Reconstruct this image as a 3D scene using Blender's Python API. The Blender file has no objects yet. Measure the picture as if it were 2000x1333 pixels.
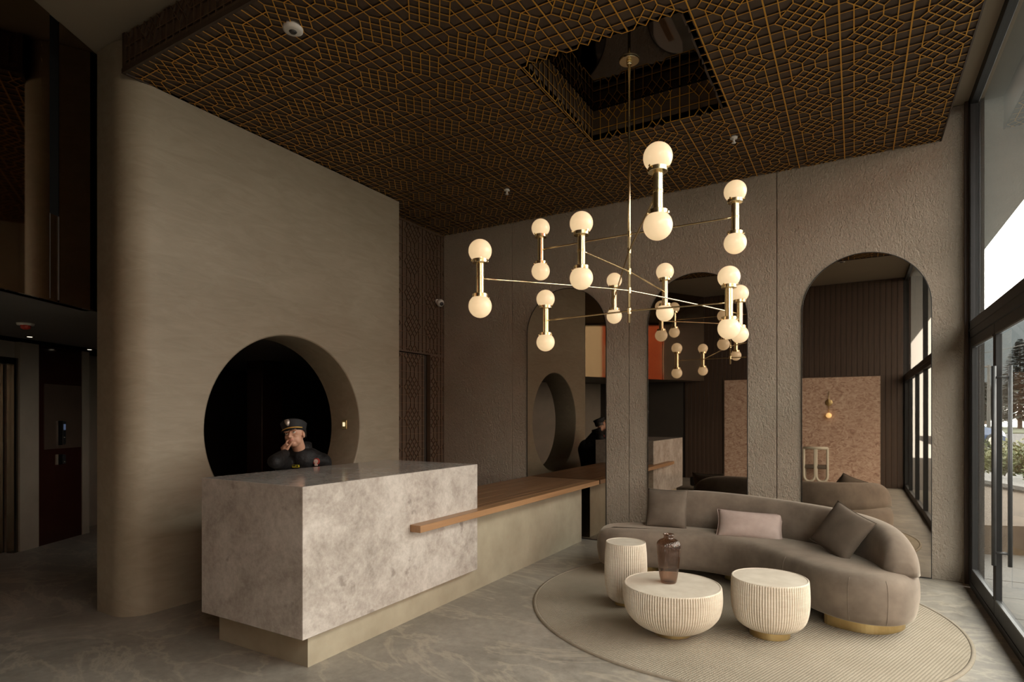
import bpy, bmesh, math, random
from mathutils import Vector, Matrix, Quaternion, noise as mnoise

# ------------------------------------------------------------------ camera, sky, exposure
sc = bpy.context.scene
TH = math.atan(669 / 1143.0)
cam_d = bpy.data.cameras.new('camera')
cam = bpy.data.objects.new('camera', cam_d)
sc.collection.objects.link(cam)
cam.location = (0, 0, 1.5)
cam.rotation_euler = (math.pi / 2, 0, TH)
cam_d.sensor_width = 36.0
cam_d.lens = 1143.0 / 2000.0 * 36.0
cam_d.shift_y = (811 - 666.5) / 2000.0
cam_d.clip_start = 0.05
cam_d.clip_end = 3000
sc.camera = cam

SKY = 8.5
world = bpy.data.worlds.new('overcast_sky')
sc.world = world
world.use_nodes = True
_bg = world.node_tree.nodes['Background']
_bg.inputs[0].default_value = (1.0, 0.955, 0.885, 1)
_bg.inputs[1].default_value = SKY

sc.view_settings.view_transform = 'Standard'
sc.view_settings.look = 'None'
sc.view_settings.exposure = 0.0
sc.view_settings.gamma = 1.0
sc.view_settings.use_curve_mapping = False
sc.cycles.use_denoising = True
sc.cycles.max_bounces = 12
sc.cycles.diffuse_bounces = 6
sc.cycles.glossy_bounces = 6
sc.cycles.transparent_max_bounces = 24
sc.cycles.caustics_reflective = False
sc.cycles.caustics_refractive = False
sc.cycles.sample_clamp_indirect = 4.0

# portal in the glazed street front: it emits nothing, it only guides sampling of the sky
pl = bpy.data.lights.new('street_front_portal', 'AREA')
pl.shape = 'RECTANGLE'; pl.size = 4.2; pl.size_y = 7.7
pl.cycles.is_portal = True
po = bpy.data.objects.new('street_front_portal', pl)
sc.collection.objects.link(po)
po.location = (0.93, 2.72, 2.12)
po.rotation_euler = (0, math.pi / 2, 0)      # -Z points to -X (into the room)

PI = math.pi
FW = Vector((-math.sin(TH), math.cos(TH), 0)); RT = Vector((math.cos(TH), math.sin(TH), 0))
def W(lat, dep, z=0.0):
    return Vector((lat * RT.x + dep * FW.x, lat * RT.y + dep * FW.y, z))

# ------------------------------------------------------------------ materials
def nt(name):
    m = bpy.data.materials.new(name); m.use_nodes = True
    t = m.node_tree; return m, t, t.nodes['Principled BSDF']
def N(t, typ, **kw):
    n = t.nodes.new(typ)
    for k, v in kw.items():
        if hasattr(n, k): setattr(n, k, v)
        else: n.inputs[k].default_value = v
    return n
def coords(t, scale=(1, 1, 1), rot=(0, 0, 0)):
    tc = t.nodes.new('ShaderNodeTexCoord'); mp = t.nodes.new('ShaderNodeMapping')
    t.links.new(tc.outputs['Object'], mp.inputs[0])
    mp.inputs['Scale'].default_value = scale; mp.inputs['Rotation'].default_value = rot
    return mp.outputs[0]
def ramp(t, fac, stops):
    r = t.nodes.new('ShaderNodeValToRGB'); e = r.color_ramp.elements
    while len(e) < len(stops): e.new(0.5)
    for el, (p, c) in zip(e, stops):
        el.position = p; el.color = (*c, 1) if len(c) == 3 else c
    t.links.new(fac, r.inputs[0]); return r.outputs[0]
def mixc(t, fac, a, b, mode='MIX'):
    m = t.nodes.new('ShaderNodeMix'); m.data_type = 'RGBA'; m.blend_type = mode
    if isinstance(fac, (int, float)): m.inputs[0].default_value = fac
    else: t.links.new(fac, m.inputs[0])
    for i, c in ((6, a), (7, b)):
        if isinstance(c, tuple): m.inputs[i].default_value = (*c, 1)
        else: t.links.new(c, m.inputs[i])
    return m.outputs[2]
def bump(t, p, h, strength, dist=0.01):
    b = t.nodes.new('ShaderNodeBump'); b.inputs['Strength'].default_value = strength
    b.inputs['Distance'].default_value = dist
    t.links.new(h, b.inputs['Height']); t.links.new(b.outputs[0], p.inputs['Normal'])
def M(name, c1, c2=None, sc_=4.0, rough=0.5, metal=0.0, detail=6, stretch=(1, 1, 1), bmp=0.0, bsc=60.0, bst=(1, 1, 1), bd=0.004, spec=0.5, coat=0.0):
    m, t, p = nt(name)
    p.inputs['Roughness'].default_value = rough; p.inputs['Metallic'].default_value = metal
    p.inputs['Specular IOR Level'].default_value = spec
    p.inputs['Coat Weight'].default_value = coat
    p.inputs['Base Color'].default_value = (*c1, 1)
    if c2:
        n = N(t, 'ShaderNodeTexNoise', Scale=sc_, Detail=detail, Roughness=0.6)
        t.links.new(coords(t, stretch), n.inputs[0])
        t.links.new(ramp(t, n.outputs[0], [(0.3, c1), (0.7, c2)]), p.inputs['Base Color'])
    if bmp:
        n = N(t, 'ShaderNodeTexNoise', Scale=bsc, Detail=4.0)
        t.links.new(coords(t, bst), n.inputs[0]); bump(t, p, n.outputs[0], bmp, bd)
    return m
def emis(name, col, s):
    m, t, p = nt(name); p.inputs['Base Color'].default_value = (*col, 1)
    p.inputs['Emission Color'].default_value = (*col, 1); p.inputs['Emission Strength'].default_value = s
    return m
def thin_glass(name, tint, f0=0.06, rough=0.0):
    m, t, p = nt(name); t.nodes.remove(p)
    tr = N(t, 'ShaderNodeBsdfTransparent'); tr.inputs[0].default_value = (*tint, 1)
    gl = N(t, 'ShaderNodeBsdfGlossy'); gl.inputs['Roughness'].default_value = rough
    lw = N(t, 'ShaderNodeLayerWeight'); lw.inputs[0].default_value = 0.5      # facing = 1 - |cos|, the same from both sides
    pw = N(t, 'ShaderNodeMath', operation='POWER'); t.links.new(lw.outputs['Facing'], pw.inputs[0]); pw.inputs[1].default_value = 5.0
    ma = N(t, 'ShaderNodeMath', operation='MULTIPLY_ADD'); t.links.new(pw.outputs[0], ma.inputs[0]); ma.inputs[1].default_value = 1.0 - f0; ma.inputs[2].default_value = f0
    mx = t.nodes.new('ShaderNodeMixShader')
    t.links.new(ma.outputs[0], mx.inputs[0]); t.links.new(tr.outputs[0], mx.inputs[1]); t.links.new(gl.outputs[0], mx.inputs[2])
    t.links.new(mx.outputs[0], t.nodes['Material Output'].inputs[0])
    return m

def make_floor():
    m, t, p = nt('floor_stone')
    co = coords(t)
    n1 = N(t, 'ShaderNodeTexNoise', Scale=0.9, Detail=8.0, Roughness=0.65, Distortion=0.6); t.links.new(co, n1.inputs[0])
    base = ramp(t, n1.outputs[0], [(0.32, (0.17, 0.15, 0.125)), (0.5, (0.265, 0.238, 0.198)), (0.66, (0.40, 0.36, 0.305))])
    n3 = N(t, 'ShaderNodeTexNoise', Scale=14.0, Detail=6.0, Roughness=0.7); t.links.new(co, n3.inputs[0])
    base = mixc(t, 0.35, base, ramp(t, n3.outputs[0], [(0.35, (0.15, 0.135, 0.11)), (0.65, (0.42, 0.385, 0.33))]))
    cv = coords(t, (0.8, 1.6, 1), (0, 0, 0.6))
    n2 = N(t, 'ShaderNodeTexNoise', Scale=0.85, Detail=8.0, Roughness=0.62, Distortion=1.4); t.links.new(cv, n2.inputs[0])
    sub = N(t, 'ShaderNodeMath', operation='SUBTRACT'); t.links.new(n2.outputs[0], sub.inputs[0]); sub.inputs[1].default_value = 0.5
    ab = N(t, 'ShaderNodeMath', operation='ABSOLUTE'); t.links.new(sub.outputs[0], ab.inputs[0])
    v = ramp(t, ab.outputs[0], [(0.0, (0.42, 0.42, 0.42)), (0.03, (0.0, 0.0, 0.0))])
    base = mixc(t, v, base, (0.52, 0.45, 0.35))
    t.links.new(base, p.inputs['Base Color'])
    p.inputs['Roughness'].default_value = 0.42
    r = ramp(t, n3.outputs[0], [(0.3, (0.34, 0.34, 0.34)), (0.7, (0.52, 0.52, 0.52))]); t.links.new(r, p.inputs['Roughness'])
    bump(t, p, n3.outputs[0], 0.12, 0.004)
    return m
def make_counter_stone():
    m, t, p = nt('mottled_counter_stone')
    co = coords(t)
    n1 = N(t, 'ShaderNodeTexNoise', Scale=3.2, Detail=9.0, Roughness=0.68, Distortion=0.5); t.links.new(co, n1.inputs[0])
    base = ramp(t, n1.outputs[0], [(0.3, (0.22, 0.188, 0.162)), (0.46, (0.42, 0.372, 0.332)), (0.62, (0.59, 0.545, 0.50))])
    n2 = N(t, 'ShaderNodeTexNoise', Scale=26.0, Detail=8.0, Roughness=0.75); t.links.new(co, n2.inputs[0])
    base = mixc(t, 0.4, base, ramp(t, n2.outputs[0], [(0.32, (0.24, 0.205, 0.175)), (0.66, (0.60, 0.55, 0.50))]))
    v = N(t, 'ShaderNodeTexVoronoi', Scale=5.5); v.feature = 'DISTANCE_TO_EDGE'
    cd = mixc(t, 0.13, co, n1.outputs['Color']); t.links.new(cd, v.inputs[0])
    base = mixc(t, ramp(t, v.outputs[0], [(0.0, (0.10, 0.10, 0.10)), (0.06, (0, 0, 0))]), base, (0.66, 0.61, 0.56))
    n3 = N(t, 'ShaderNodeTexNoise', Scale=7.0, Detail=5.0); t.links.new(co, n3.inputs[0])
    base = mixc(t, ramp(t, n3.outputs[0], [(0.66, (0, 0, 0)), (0.72, (0.55, 0.55, 0.55))]), base, (0.17, 0.14, 0.12))
    t.links.new(base, p.inputs['Base Color']); p.inputs['Roughness'].default_value = 0.13
    return m
def make_stucco():
    m, t, p = nt('combed_stucco')
    co = coords(t, (1, 1, 0.6))
    n1 = N(t, 'ShaderNodeTexNoise', Scale=64.0, Detail=4.0, Roughness=0.6, Distortion=0.8); t.links.new(co, n1.inputs[0])
    v = N(t, 'ShaderNodeTexNoise', Scale=30.0, Detail=3.0, Roughness=0.55, Distortion=0.9); t.links.new(co, v.inputs[0])
    ad = N(t, 'ShaderNodeMath', operation='ADD'); t.links.new(n1.outputs[0], ad.inputs[0]); t.links.new(v.outputs[0], ad.inputs[1])
    bump(t, p, ad.outputs[0], 0.9, 0.024)
    n2 = N(t, 'ShaderNodeTexNoise', Scale=1.6, Detail=6.0); t.links.new(coords(t), n2.inputs[0])
    t.links.new(ramp(t, n2.outputs[0], [(0.3, (0.345, 0.290, 0.230)), (0.7, (0.42, 0.357, 0.288))]), p.inputs['Base Color'])
    p.inputs['Roughness'].default_value = 0.85; p.inputs['Specular IOR Level'].default_value = 0.25
    return m
def make_plaster():
    m, t, p = nt('troweled_plaster')
    co = coords(t, (1, 0.5, 1.3))
    n1 = N(t, 'ShaderNodeTexNoise', Scale=1.5, Detail=8.0, Roughness=0.6, Distortion=0.8); t.links.new(co, n1.inputs[0])
    n2 = N(t, 'ShaderNodeTexNoise', Scale=7.0, Detail=7.0, Roughness=0.65, Distortion=1.5); t.links.new(coords(t, (1, 0.35, 1.6)), n2.inputs[0])
    base = ramp(t, n1.outputs[0], [(0.3, (0.262, 0.222, 0.160)), (0.7, (0.325, 0.280, 0.210))])
    base = mixc(t, 0.3, base, ramp(t, n2.outputs[0], [(0.35, (0.22, 0.185, 0.133)), (0.65, (0.37, 0.32, 0.245))]))
    t.links.new(base, p.inputs['Base Color']); p.inputs['Roughness'].default_value = 0.55
    p.inputs['Specular IOR Level'].default_value = 0.35
    bump(t, p, n2.outputs[0], 0.14, 0.01)
    return m
def make_wood(name, a, b, axis='y', rough=0.4, freq=1.0):
    m, t, p = nt(name)
    st = {'y': (22, 0.9, 22), 'z': (22, 22, 0.9), 'x': (0.9, 22, 22)}[axis]
    n1 = N(t, 'ShaderNodeTexNoise', Scale=1.0 * freq, Detail=7.0, Roughness=0.65, Distortion=0.7); t.links.new(coords(t, st), n1.inputs[0])
    t.links.new(ramp(t, n1.outputs[0], [(0.3, a), (0.7, b)]), p.inputs['Base Color'])
    p.inputs['Roughness'].default_value = rough
    return m
def make_velvet():
    m, t, p = nt('taupe_velvet')
    n1 = N(t, 'ShaderNodeTexNoise', Scale=4.5, Detail=6.0, Roughness=0.6); t.links.new(coords(t), n1.inputs[0])
    t.links.new(ramp(t, n1.outputs[0], [(0.32, (0.132, 0.102, 0.078)), (0.66, (0.215, 0.170, 0.132))]), p.inputs['Base Color'])
    p.inputs['Roughness'].default_value = 0.8; p.inputs['Sheen Weight'].default_value = 0.4
    p.inputs['Sheen Roughness'].default_value = 0.4; p.inputs['Sheen Tint'].default_value = (0.85, 0.75, 0.62, 1)
    p.inputs['Specular IOR Level'].default_value = 0.2
    return m
def make_rug():
    m, t, p = nt('woven_rug')
    co = coords(t, (1, 1, 1), (0, 0, 0.35))
    w1 = N(t, 'ShaderNodeTexWave', Scale=26.0, Distortion=0.4); w1.wave_type = 'BANDS'; w1.bands_direction = 'Y'; t.links.new(co, w1.inputs[0])
    w2 = N(t, 'ShaderNodeTexWave', Scale=18.0, Distortion=0.6); w2.wave_type = 'BANDS'; w2.bands_direction = 'X'; t.links.new(co, w2.inputs[0])
    mu = N(t, 'ShaderNodeMath', operation='MULTIPLY'); t.links.new(w1.outputs[1], mu.inputs[0]); t.links.new(w2.outputs[1], mu.inputs[1])
    n1 = N(t, 'ShaderNodeTexNoise', Scale=3.0, Detail=5.0); t.links.new(co, n1.inputs[0])
    base = ramp(t, w1.outputs[1], [(0.15, (0.17, 0.137, 0.098)), (0.6, (0.42, 0.365, 0.28))])
    base = mixc(t, 0.3, base, ramp(t, n1.outputs[0], [(0.3, (0.29, 0.25, 0.19)), (0.7, (0.46, 0.40, 0.32))]))
    t.links.new(base, p.inputs['Base Color']); p.inputs['Roughness'].default_value = 0.95
    p.inputs['Specular IOR Level'].default_value = 0.1
    bump(t, p, mu.outputs[0], 0.5, 0.006)
    return m
def make_wallpaper():
    m, t, p = nt('cloud_wallpaper')
    co = coords(t, (1, 1, 1.6))
    n0 = N(t, 'ShaderNodeTexNoise', Scale=3.0, Detail=3.0, Distortion=2.5); t.links.new(co, n0.inputs[0])
    w = N(t, 'ShaderNodeTexNoise', Scale=7.0, Detail=5.0, Roughness=0.6, Distortion=3.0); t.links.new(co, w.inputs[0])
    base = ramp(t, w.outputs[0], [(0.36, (0.28, 0.15, 0.10)), (0.5, (0.50, 0.33, 0.24)), (0.64, (0.66, 0.50, 0.38))])
    base = mixc(t, ramp(t, n0.outputs[0], [(0.4, (0, 0, 0)), (0.6, (0.5, 0.5, 0.5))]), base, (0.55, 0.38, 0.28))
    t.links.new(base, p.inputs['Base Color']); p.inputs['Roughness'].default_value = 0.7
    return m
def make_travertine():
    m, t, p = nt('ivory_fluted_stone')
    n1 = N(t, 'ShaderNodeTexNoise', Scale=6.0, Detail=6.0); t.links.new(coords(t), n1.inputs[0])
    n2 = N(t, 'ShaderNodeTexNoise', Scale=30.0, Detail=5.0); t.links.new(coords(t, (0.4, 0.4, 4)), n2.inputs[0])
    base = ramp(t, n1.outputs[0], [(0.3, (0.60, 0.525, 0.425)), (0.7, (0.72, 0.645, 0.535))])
    base = mixc(t, 0.35, base, ramp(t, n2.outputs[0], [(0.3, (0.50, 0.425, 0.33)), (0.7, (0.75, 0.68, 0.57))]))
    t.links.new(base, p.inputs['Base Color']); p.inputs['Roughness'].default_value = 0.6
    bump(t, p, n2.outputs[0], 0.2, 0.002)
    return m

MT = dict(
    floor=make_floor(), counter=make_counter_stone(), stucco=make_stucco(), plaster=make_plaster(),
    plinth=M('microcement', (0.30, 0.255, 0.18), (0.42, 0.37, 0.275), 2.6, 0.45, bmp=0.08, bsc=9, bd=0.01),
    wood=make_wood('walnut_worktop', (0.15, 0.075, 0.034), (0.30, 0.162, 0.08), 'y', 0.38),
    wood_edge=make_wood('walnut_edge', (0.25, 0.13, 0.058), (0.37, 0.205, 0.10), 'y', 0.4),
    slat=make_wood('dark_slat_wood', (0.030, 0.017, 0.011), (0.085, 0.050, 0.031), 'z', 0.5, 0.7),
    white=M('white_ceiling_paint', (0.32, 0.275, 0.21), (0.345, 0.295, 0.225), 1.0, 0.8),
    lattice=M('bronze_lattice', (0.70, 0.36, 0.05), (0.84, 0.46, 0.07), 6.0, 0.38, 0.5),
    lat_wall=M('brown_lattice_wood', (0.105, 0.058, 0.028), (0.15, 0.085, 0.043), 6.0, 0.45),
    matte=M('matte_black', (0.004, 0.004, 0.004), None, rough=0.9, spec=0.1),
    lat_back=M('brown_backing', (0.082, 0.054, 0.035), (0.110, 0.074, 0.050), 9.0, 0.6),
    lat_trim=M('dark_brown_trim', (0.045, 0.028, 0.018), (0.06, 0.038, 0.026), 5.0, 0.5),
    blackmirror=M('black_mirror', (0.10, 0.09, 0.08), None, rough=0.03, metal=1.0),
    mirror=M('bronze_mirror', (0.43, 0.37, 0.315), None, rough=0.015, metal=1.0),
    black=M('black_metal', (0.012, 0.011, 0.010), (0.02, 0.018, 0.016), 20, 0.4, 0.3),
    frame=M('anodised_frame', (0.010, 0.010, 0.0098), (0.014, 0.014, 0.0135), 8, 0.5, 0.0, spec=0.3),
    handle=M('grey_steel', (0.055, 0.057, 0.058), (0.075, 0.077, 0.078), 12, 0.4, 0.5),
    brass=M('polished_brass', (0.86, 0.72, 0.45), None, rough=0.2, metal=1.0),
    brass2=M('satin_brass', (0.58, 0.43, 0.20), (0.68, 0.52, 0.26), 15, 0.34, 1.0),
    glass=thin_glass('clear_pane', (0.90, 0.93, 0.91)),
    vase=thin_glass('smoked_glass', (0.75, 0.655, 0.595)),
    velvet=make_velvet(), rug=make_rug(),
    rug_edge=M('rug_binding', (0.25, 0.21, 0.155), (0.31, 0.26, 0.195), 30, 0.9),
    cush=M('brown_linen', (0.105, 0.079, 0.058), (0.145, 0.112, 0.084), 9, 0.9, bmp=0.25, bsc=150, bd=0.002),
    cush2=M('umber_linen', (0.085, 0.062, 0.044), (0.115, 0.086, 0.062), 9, 0.9, bmp=0.25, bsc=150, bd=0.002),
    pink=M('dusty_rose_velvet', (0.34, 0.258, 0.225), (0.44, 0.34, 0.30), 7, 0.8, bmp=0.15, bsc=90, bd=0.003),
    trav=make_travertine(),
    facade=M('dark_bronze_glass', (0.20, 0.15, 0.10), (0.22, 0.165, 0.115), 0.6, 0.04, 1.0),
    soffit=M('grey_soffit', (0.13, 0.125, 0.12), (0.15, 0.145, 0.135), 2, 0.6),
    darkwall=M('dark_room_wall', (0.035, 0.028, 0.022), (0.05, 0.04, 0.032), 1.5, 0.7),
    oxblood=M('oxblood_lacquer', (0.020, 0.006, 0.004), (0.028, 0.009, 0.006), 1.0, 0.12),
    jamb=M('lobby_stone', (0.20, 0.165, 0.13), (0.25, 0.21, 0.165), 3, 0.5),
    steel=M('brushed_steel', (0.42, 0.38, 0.33), (0.5, 0.46, 0.4), 40, 0.22, 1.0, stretch=(6, 6, 0.2)),
    lift_steel=M('dark_lift_steel', (0.17, 0.15, 0.125), (0.22, 0.195, 0.16), 40, 0.25, 1.0, stretch=(6, 6, 0.2)),
    plastic=M('white_plastic', (0.72, 0.70, 0.66), None, rough=0.4),
    dark=M('dark_plastic', (0.015, 0.015, 0.016), None, rough=0.35),
    red=M('alarm_red', (0.5, 0.05, 0.03), None, rough=0.4),
    wallpaper=make_wallpaper(),
    cream=M('cream_paint', (0.62, 0.56, 0.44), None, rough=0.5),
    skin=M('skin', (0.46, 0.25, 0.165), (0.53, 0.30, 0.205), 14, 0.5),
    jacket=M('black_jacket', (0.0035, 0.003, 0.0034), (0.008, 0.007, 0.0074), 10, 0.65, bmp=0.8, bsc=14, bd=0.02, spec=0.3),
    trouser=M('dark_trousers', (0.01, 0.01, 0.012), None, rough=0.8),
    cap=M('black_cap_cloth', (0.009, 0.009, 0.011), None, rough=0.75),
    visor=M('patent_visor', (0.006, 0.006, 0.009), None, rough=0.15),
    gold=M('gold_braid', (0.75, 0.45, 0.10), None, rough=0.4, metal=0.4),
    silver=M('pewter_badge', (0.35, 0.30, 0.27), (0.5, 0.43, 0.38), 60, 0.4, 0.5),
    hair=M('dark_hair', (0.012, 0.008, 0.006), None, rough=0.5),
    lip=M('lips', (0.42, 0.15, 0.12), None, rough=0.4), eye=M('eye_white', (0.6, 0.56, 0.5), None, rough=0.2),
    iris=M('dark_iris', (0.012, 0.008, 0.006), None, rough=0.1),
    patch_red=M('patch_border', (0.30, 0.03, 0.02), None, rough=0.8),
    patch=M('patch_cream', (0.62, 0.50, 0.43), (0.45, 0.33, 0.28), 60, 0.8),
    yellow=M('yellow_print', (0.62, 0.52, 0.03), None, rough=0.6),
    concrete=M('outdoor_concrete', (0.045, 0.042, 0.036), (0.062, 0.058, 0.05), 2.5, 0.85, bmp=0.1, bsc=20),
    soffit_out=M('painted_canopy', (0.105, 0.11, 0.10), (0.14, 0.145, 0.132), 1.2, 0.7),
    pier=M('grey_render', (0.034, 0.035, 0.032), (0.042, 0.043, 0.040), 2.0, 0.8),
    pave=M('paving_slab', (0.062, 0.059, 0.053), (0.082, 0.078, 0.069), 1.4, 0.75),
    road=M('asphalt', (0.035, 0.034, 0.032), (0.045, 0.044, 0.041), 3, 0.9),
    grass=M('verge_grass', (0.022, 0.030, 0.008), (0.035, 0.042, 0.013), 3, 0.95),
    soil=M('planter_soil', (0.05, 0.035, 0.022), (0.07, 0.05, 0.03), 8, 0.95),
    leaf=M('shrub_leaf', (0.032, 0.050, 0.010), (0.075, 0.088, 0.020), 5, 0.6),
    leaf2=M('yellow_green_leaf', (0.060, 0.070, 0.014), (0.115, 0.112, 0.030), 5, 0.6),
    pine=M('pine_needles', (0.006, 0.010, 0.006), (0.014, 0.018, 0.010), 3, 0.8),
    bark=M('bark', (0.06, 0.04, 0.026), (0.09, 0.065, 0.045), 12, 0.9),
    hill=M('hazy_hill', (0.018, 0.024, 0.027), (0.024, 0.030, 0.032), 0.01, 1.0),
    carblue=M('car_blue', (0.008, 0.035, 0.10), None, rough=0.2, coat=0.6),
    carglass=M('car_window', (0.12, 0.15, 0.15), None, rough=0.05),
    rubber=M('tyre', (0.015, 0.015, 0.015), None, rough=0.8),
    brick_red=M('red_render', (0.38, 0.07, 0.025), (0.46, 0.10, 0.04), 1.0, 0.8),
    leather=M('black_leather', (0.012, 0.010, 0.009), (0.018, 0.015, 0.013), 20, 0.3),
)
m_, t_, p_ = nt('opal_globe')
p_.inputs['Base Color'].default_value = (0.72, 0.62, 0.47, 1); p_.inputs['Roughness'].default_value = 0.25
p_.inputs['Emission Color'].default_value = (1.0, 0.70, 0.38, 1); p_.inputs['Emission Strength'].default_value = 0.62
MT['globe'] = m_
MT['spot'] = emis('spot_lamp', (1.0, 0.85, 0.6), 3.0)
MT['switch_glow'] = emis('switch_glow', (1.0, 0.86, 0.55), 0.9)
MT['screen'] = emis('small_screen', (0.10, 0.14, 0.25), 0.35)
MT['sconce'] = emis('sconce_globe', (1.0, 0.66, 0.28), 1.6)
MT['headlamp'] = emis('headlamp', (1.0, 0.95, 0.85), 5.0)

# ------------------------------------------------------------------ object helpers
C = sc.collection
def wl(o):
    v = Vector((0, 0, 0))
    while o is not None:
        v += o.location; o = o.parent
    return v
def link(name, me, mats=None, parent=None):
    o = bpy.data.objects.new(name, me)
    C.objects.link(o)
    if mats:
        for m in (mats if isinstance(mats, (list, tuple)) else [mats]): me.materials.append(MT[m] if isinstance(m, str) else m)
    if parent is not None: o.parent = parent
    return o
def obj(name, bm, mats, parent=None, smooth=False, tag_=None, origin=None):
    """link bm (world coordinates) as one mesh object under parent"""
    bmesh.ops.recalc_face_normals(bm, faces=bm.faces)
    off = wl(parent) if parent is not None else Vector((0, 0, 0))
    if origin is not None and parent is None:
        off = Vector(origin)
    bmesh.ops.translate(bm, verts=bm.verts, vec=-off)
    me = bpy.data.meshes.new(name); bm.to_mesh(me); bm.free()
    if smooth:
        for p in me.polygons: p.use_smooth = True
    o = link(name, me, mats, parent)
    if origin is not None and parent is None: o.location = off
    return o
def sharp(o, ang=40):
    o.data.set_sharp_from_angle(angle=math.radians(ang)); return o
def tag(o, label=None, cat=None, group=None, kind=None):
    if label: o['label'] = label
    if cat: o['category'] = cat
    if group: o['group'] = group
    if kind: o['kind'] = kind
    return o
def thing(name, loc, label, cat, group=None):
    o = bpy.data.objects.new(name, None); o.empty_display_size = 0.1
    C.objects.link(o); o.location = loc
    return tag(o, label, cat, group)
def struct(name, bm, mats, label=None, parent=None, smooth=False):
    o = obj(name, bm, mats, parent, smooth); o['kind'] = 'structure'
    if label: o['label'] = label
    return o
def B(): return bmesh.new()
def box(bm, x0, x1, y0, y1, z0, z1, mi=0):
    vs = [bm.verts.new(p) for p in ((x0, y0, z0), (x1, y0, z0), (x1, y1, z0), (x0, y1, z0), (x0, y0, z1), (x1, y0, z1), (x1, y1, z1), (x0, y1, z1))]
    for f in ((0, 3, 2, 1), (4, 5, 6, 7), (0, 1, 5, 4), (1, 2, 6, 5), (2, 3, 7, 6), (3, 0, 4, 7)):
        bm.faces.new([vs[i] for i in f]).material_index = mi
    return vs
def bevbox(bm, x0, x1, y0, y1, z0, z1, r=0.005, seg=2):
    t = bmesh.new(); box(t, x0, x1, y0, y1, z0, z1)
    bmesh.ops.bevel(t, geom=t.edges[:], offset=r, segments=seg, affect='EDGES', profile=0.5)
    me = bpy.data.meshes.new('t'); t.to_mesh(me); t.free(); bm.from_mesh(me); bpy.data.meshes.remove(me)
def prism(bm, pts, z0, z1, mi=0):
    a = [bm.verts.new((p[0], p[1], z0)) for p in pts]; b = [bm.verts.new((p[0], p[1], z1)) for p in pts]
    n = len(pts)
    bm.faces.new(a[::-1]).material_index = mi; bm.faces.new(b).material_index = mi
    for i in range(n):
        bm.faces.new((a[i], a[(i + 1) % n], b[(i + 1) % n], b[i])).material_index = mi
def wbox(bm, l0, l1, d0, d1, z0, z1):
    """box in the axes of the angled lobby wing"""
    prism(bm, [W(l0, d0), W(l1, d0), W(l1, d1), W(l0, d1)], z0, z1)
def lathe(bm, prof, c=(0, 0, 0), n=48, axis=None, capb=True, capt=True, rib=None):
    """prof: list of (r, z); axis: unit vector, default z"""
    q = Vector((0, 0, 1)).rotation_difference(Vector(axis)) if axis is not None else None
    c = Vector(c); rings = []
    for r, z in prof:
        ring = []
        for i in range(n):
            a = 2 * PI * i / n; rr = r * (rib(i, z) if rib else 1.0)
            v = Vector((rr * math.cos(a), rr * math.sin(a), z))
            if q: v = q @ v
            ring.append(bm.verts.new(c + v))
        rings.append(ring)
    for a, b in zip(rings, rings[1:]):
        for i in range(n):
            bm.faces.new((a[i], a[(i + 1) % n], b[(i + 1) % n], b[i]))
    if capb: bm.faces.new(rings[0][::-1])
    if capt: bm.faces.new(rings[-1])
def tube(bm, pts, rad, n=12, cap=True):
    pts = [Vector(p) for p in pts]; rings = []
    rads = rad if isinstance(rad, (list, tuple)) else [rad] * len(pts)
    up = Vector((0, 0, 1)); last = None
    for i, p in enumerate(pts):
        d = (pts[min(i + 1, len(pts) - 1)] - pts[max(i - 1, 0)]).normalized()
        if last is None:
            s = d.cross(up if abs(d.z) < 0.95 else Vector((1, 0, 0))).normalized()
        else:
            s = (last - d * last.dot(d)).normalized()
        last = s; t = d.cross(s)
        rings.append([bm.verts.new(p + (s * math.cos(2 * PI * k / n) + t * math.sin(2 * PI * k / n)) * rads[i]) for k in range(n)])
    for a, b in zip(rings, rings[1:]):
        for k in range(n): bm.faces.new((a[k], a[(k + 1) % n], b[(k + 1) % n], b[k]))
    if cap: bm.faces.new(rings[0][::-1]); bm.faces.new(rings[-1])
def sphere(bm, c, r, u=24, v=14, rot=None):
    r = Vector(r) if not isinstance(r, (int, float)) else Vector((r, r, r))
    m = Matrix.Translation(Vector(c)) @ (rot.to_4x4() if rot is not None else Matrix.Identity(4)) @ Matrix.Diagonal((r.x, r.y, r.z, 1))
    bmesh.ops.create_uvsphere(bm, u_segments=u, v_segments=v, radius=1.0, matrix=m)
def catmull(pts, per=8, closed=False):
    P = [Vector(p) for p in pts]; n = len(P); out = []
    rng = range(n) if closed else range(n - 1)
    for i in rng:
        p0 = P[(i - 1) % n] if closed else P[max(i - 1, 0)]; p1 = P[i]
        p2 = P[(i + 1) % n]; p3 = P[(i + 2) % n] if closed else P[min(i + 2, n - 1)]
        for k in range(per):
            t = k / per
            out.append(0.5 * ((2 * p1) + (-p0 + p2) * t + (2 * p0 - 5 * p1 + 4 * p2 - p3) * t * t + (-p0 + 3 * p1 - 3 * p2 + p3) * t ** 3))
    if not closed: out.append(P[-1])
    return out

# ------------------------------------------------------------------ room shell
XR, YB, XW, XN, ZC, ZT = 0.87, 6.56, -4.58, -4.945, 3.99, 4.28   # glazing, back wall, plaster wall, lattice niche, lattice ceiling, white ceiling
XWB = -5.02
bm = B(); prism(bm, [(-11, -1.3), (0.98, -1.3), (0.98, 6.8), (-5, 6.8), (-5, 9.5), (-11, 9.5)], -0.2, 0.0)
floor = struct('floor', bm, 'floor', 'grey veined stone floor')

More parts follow.
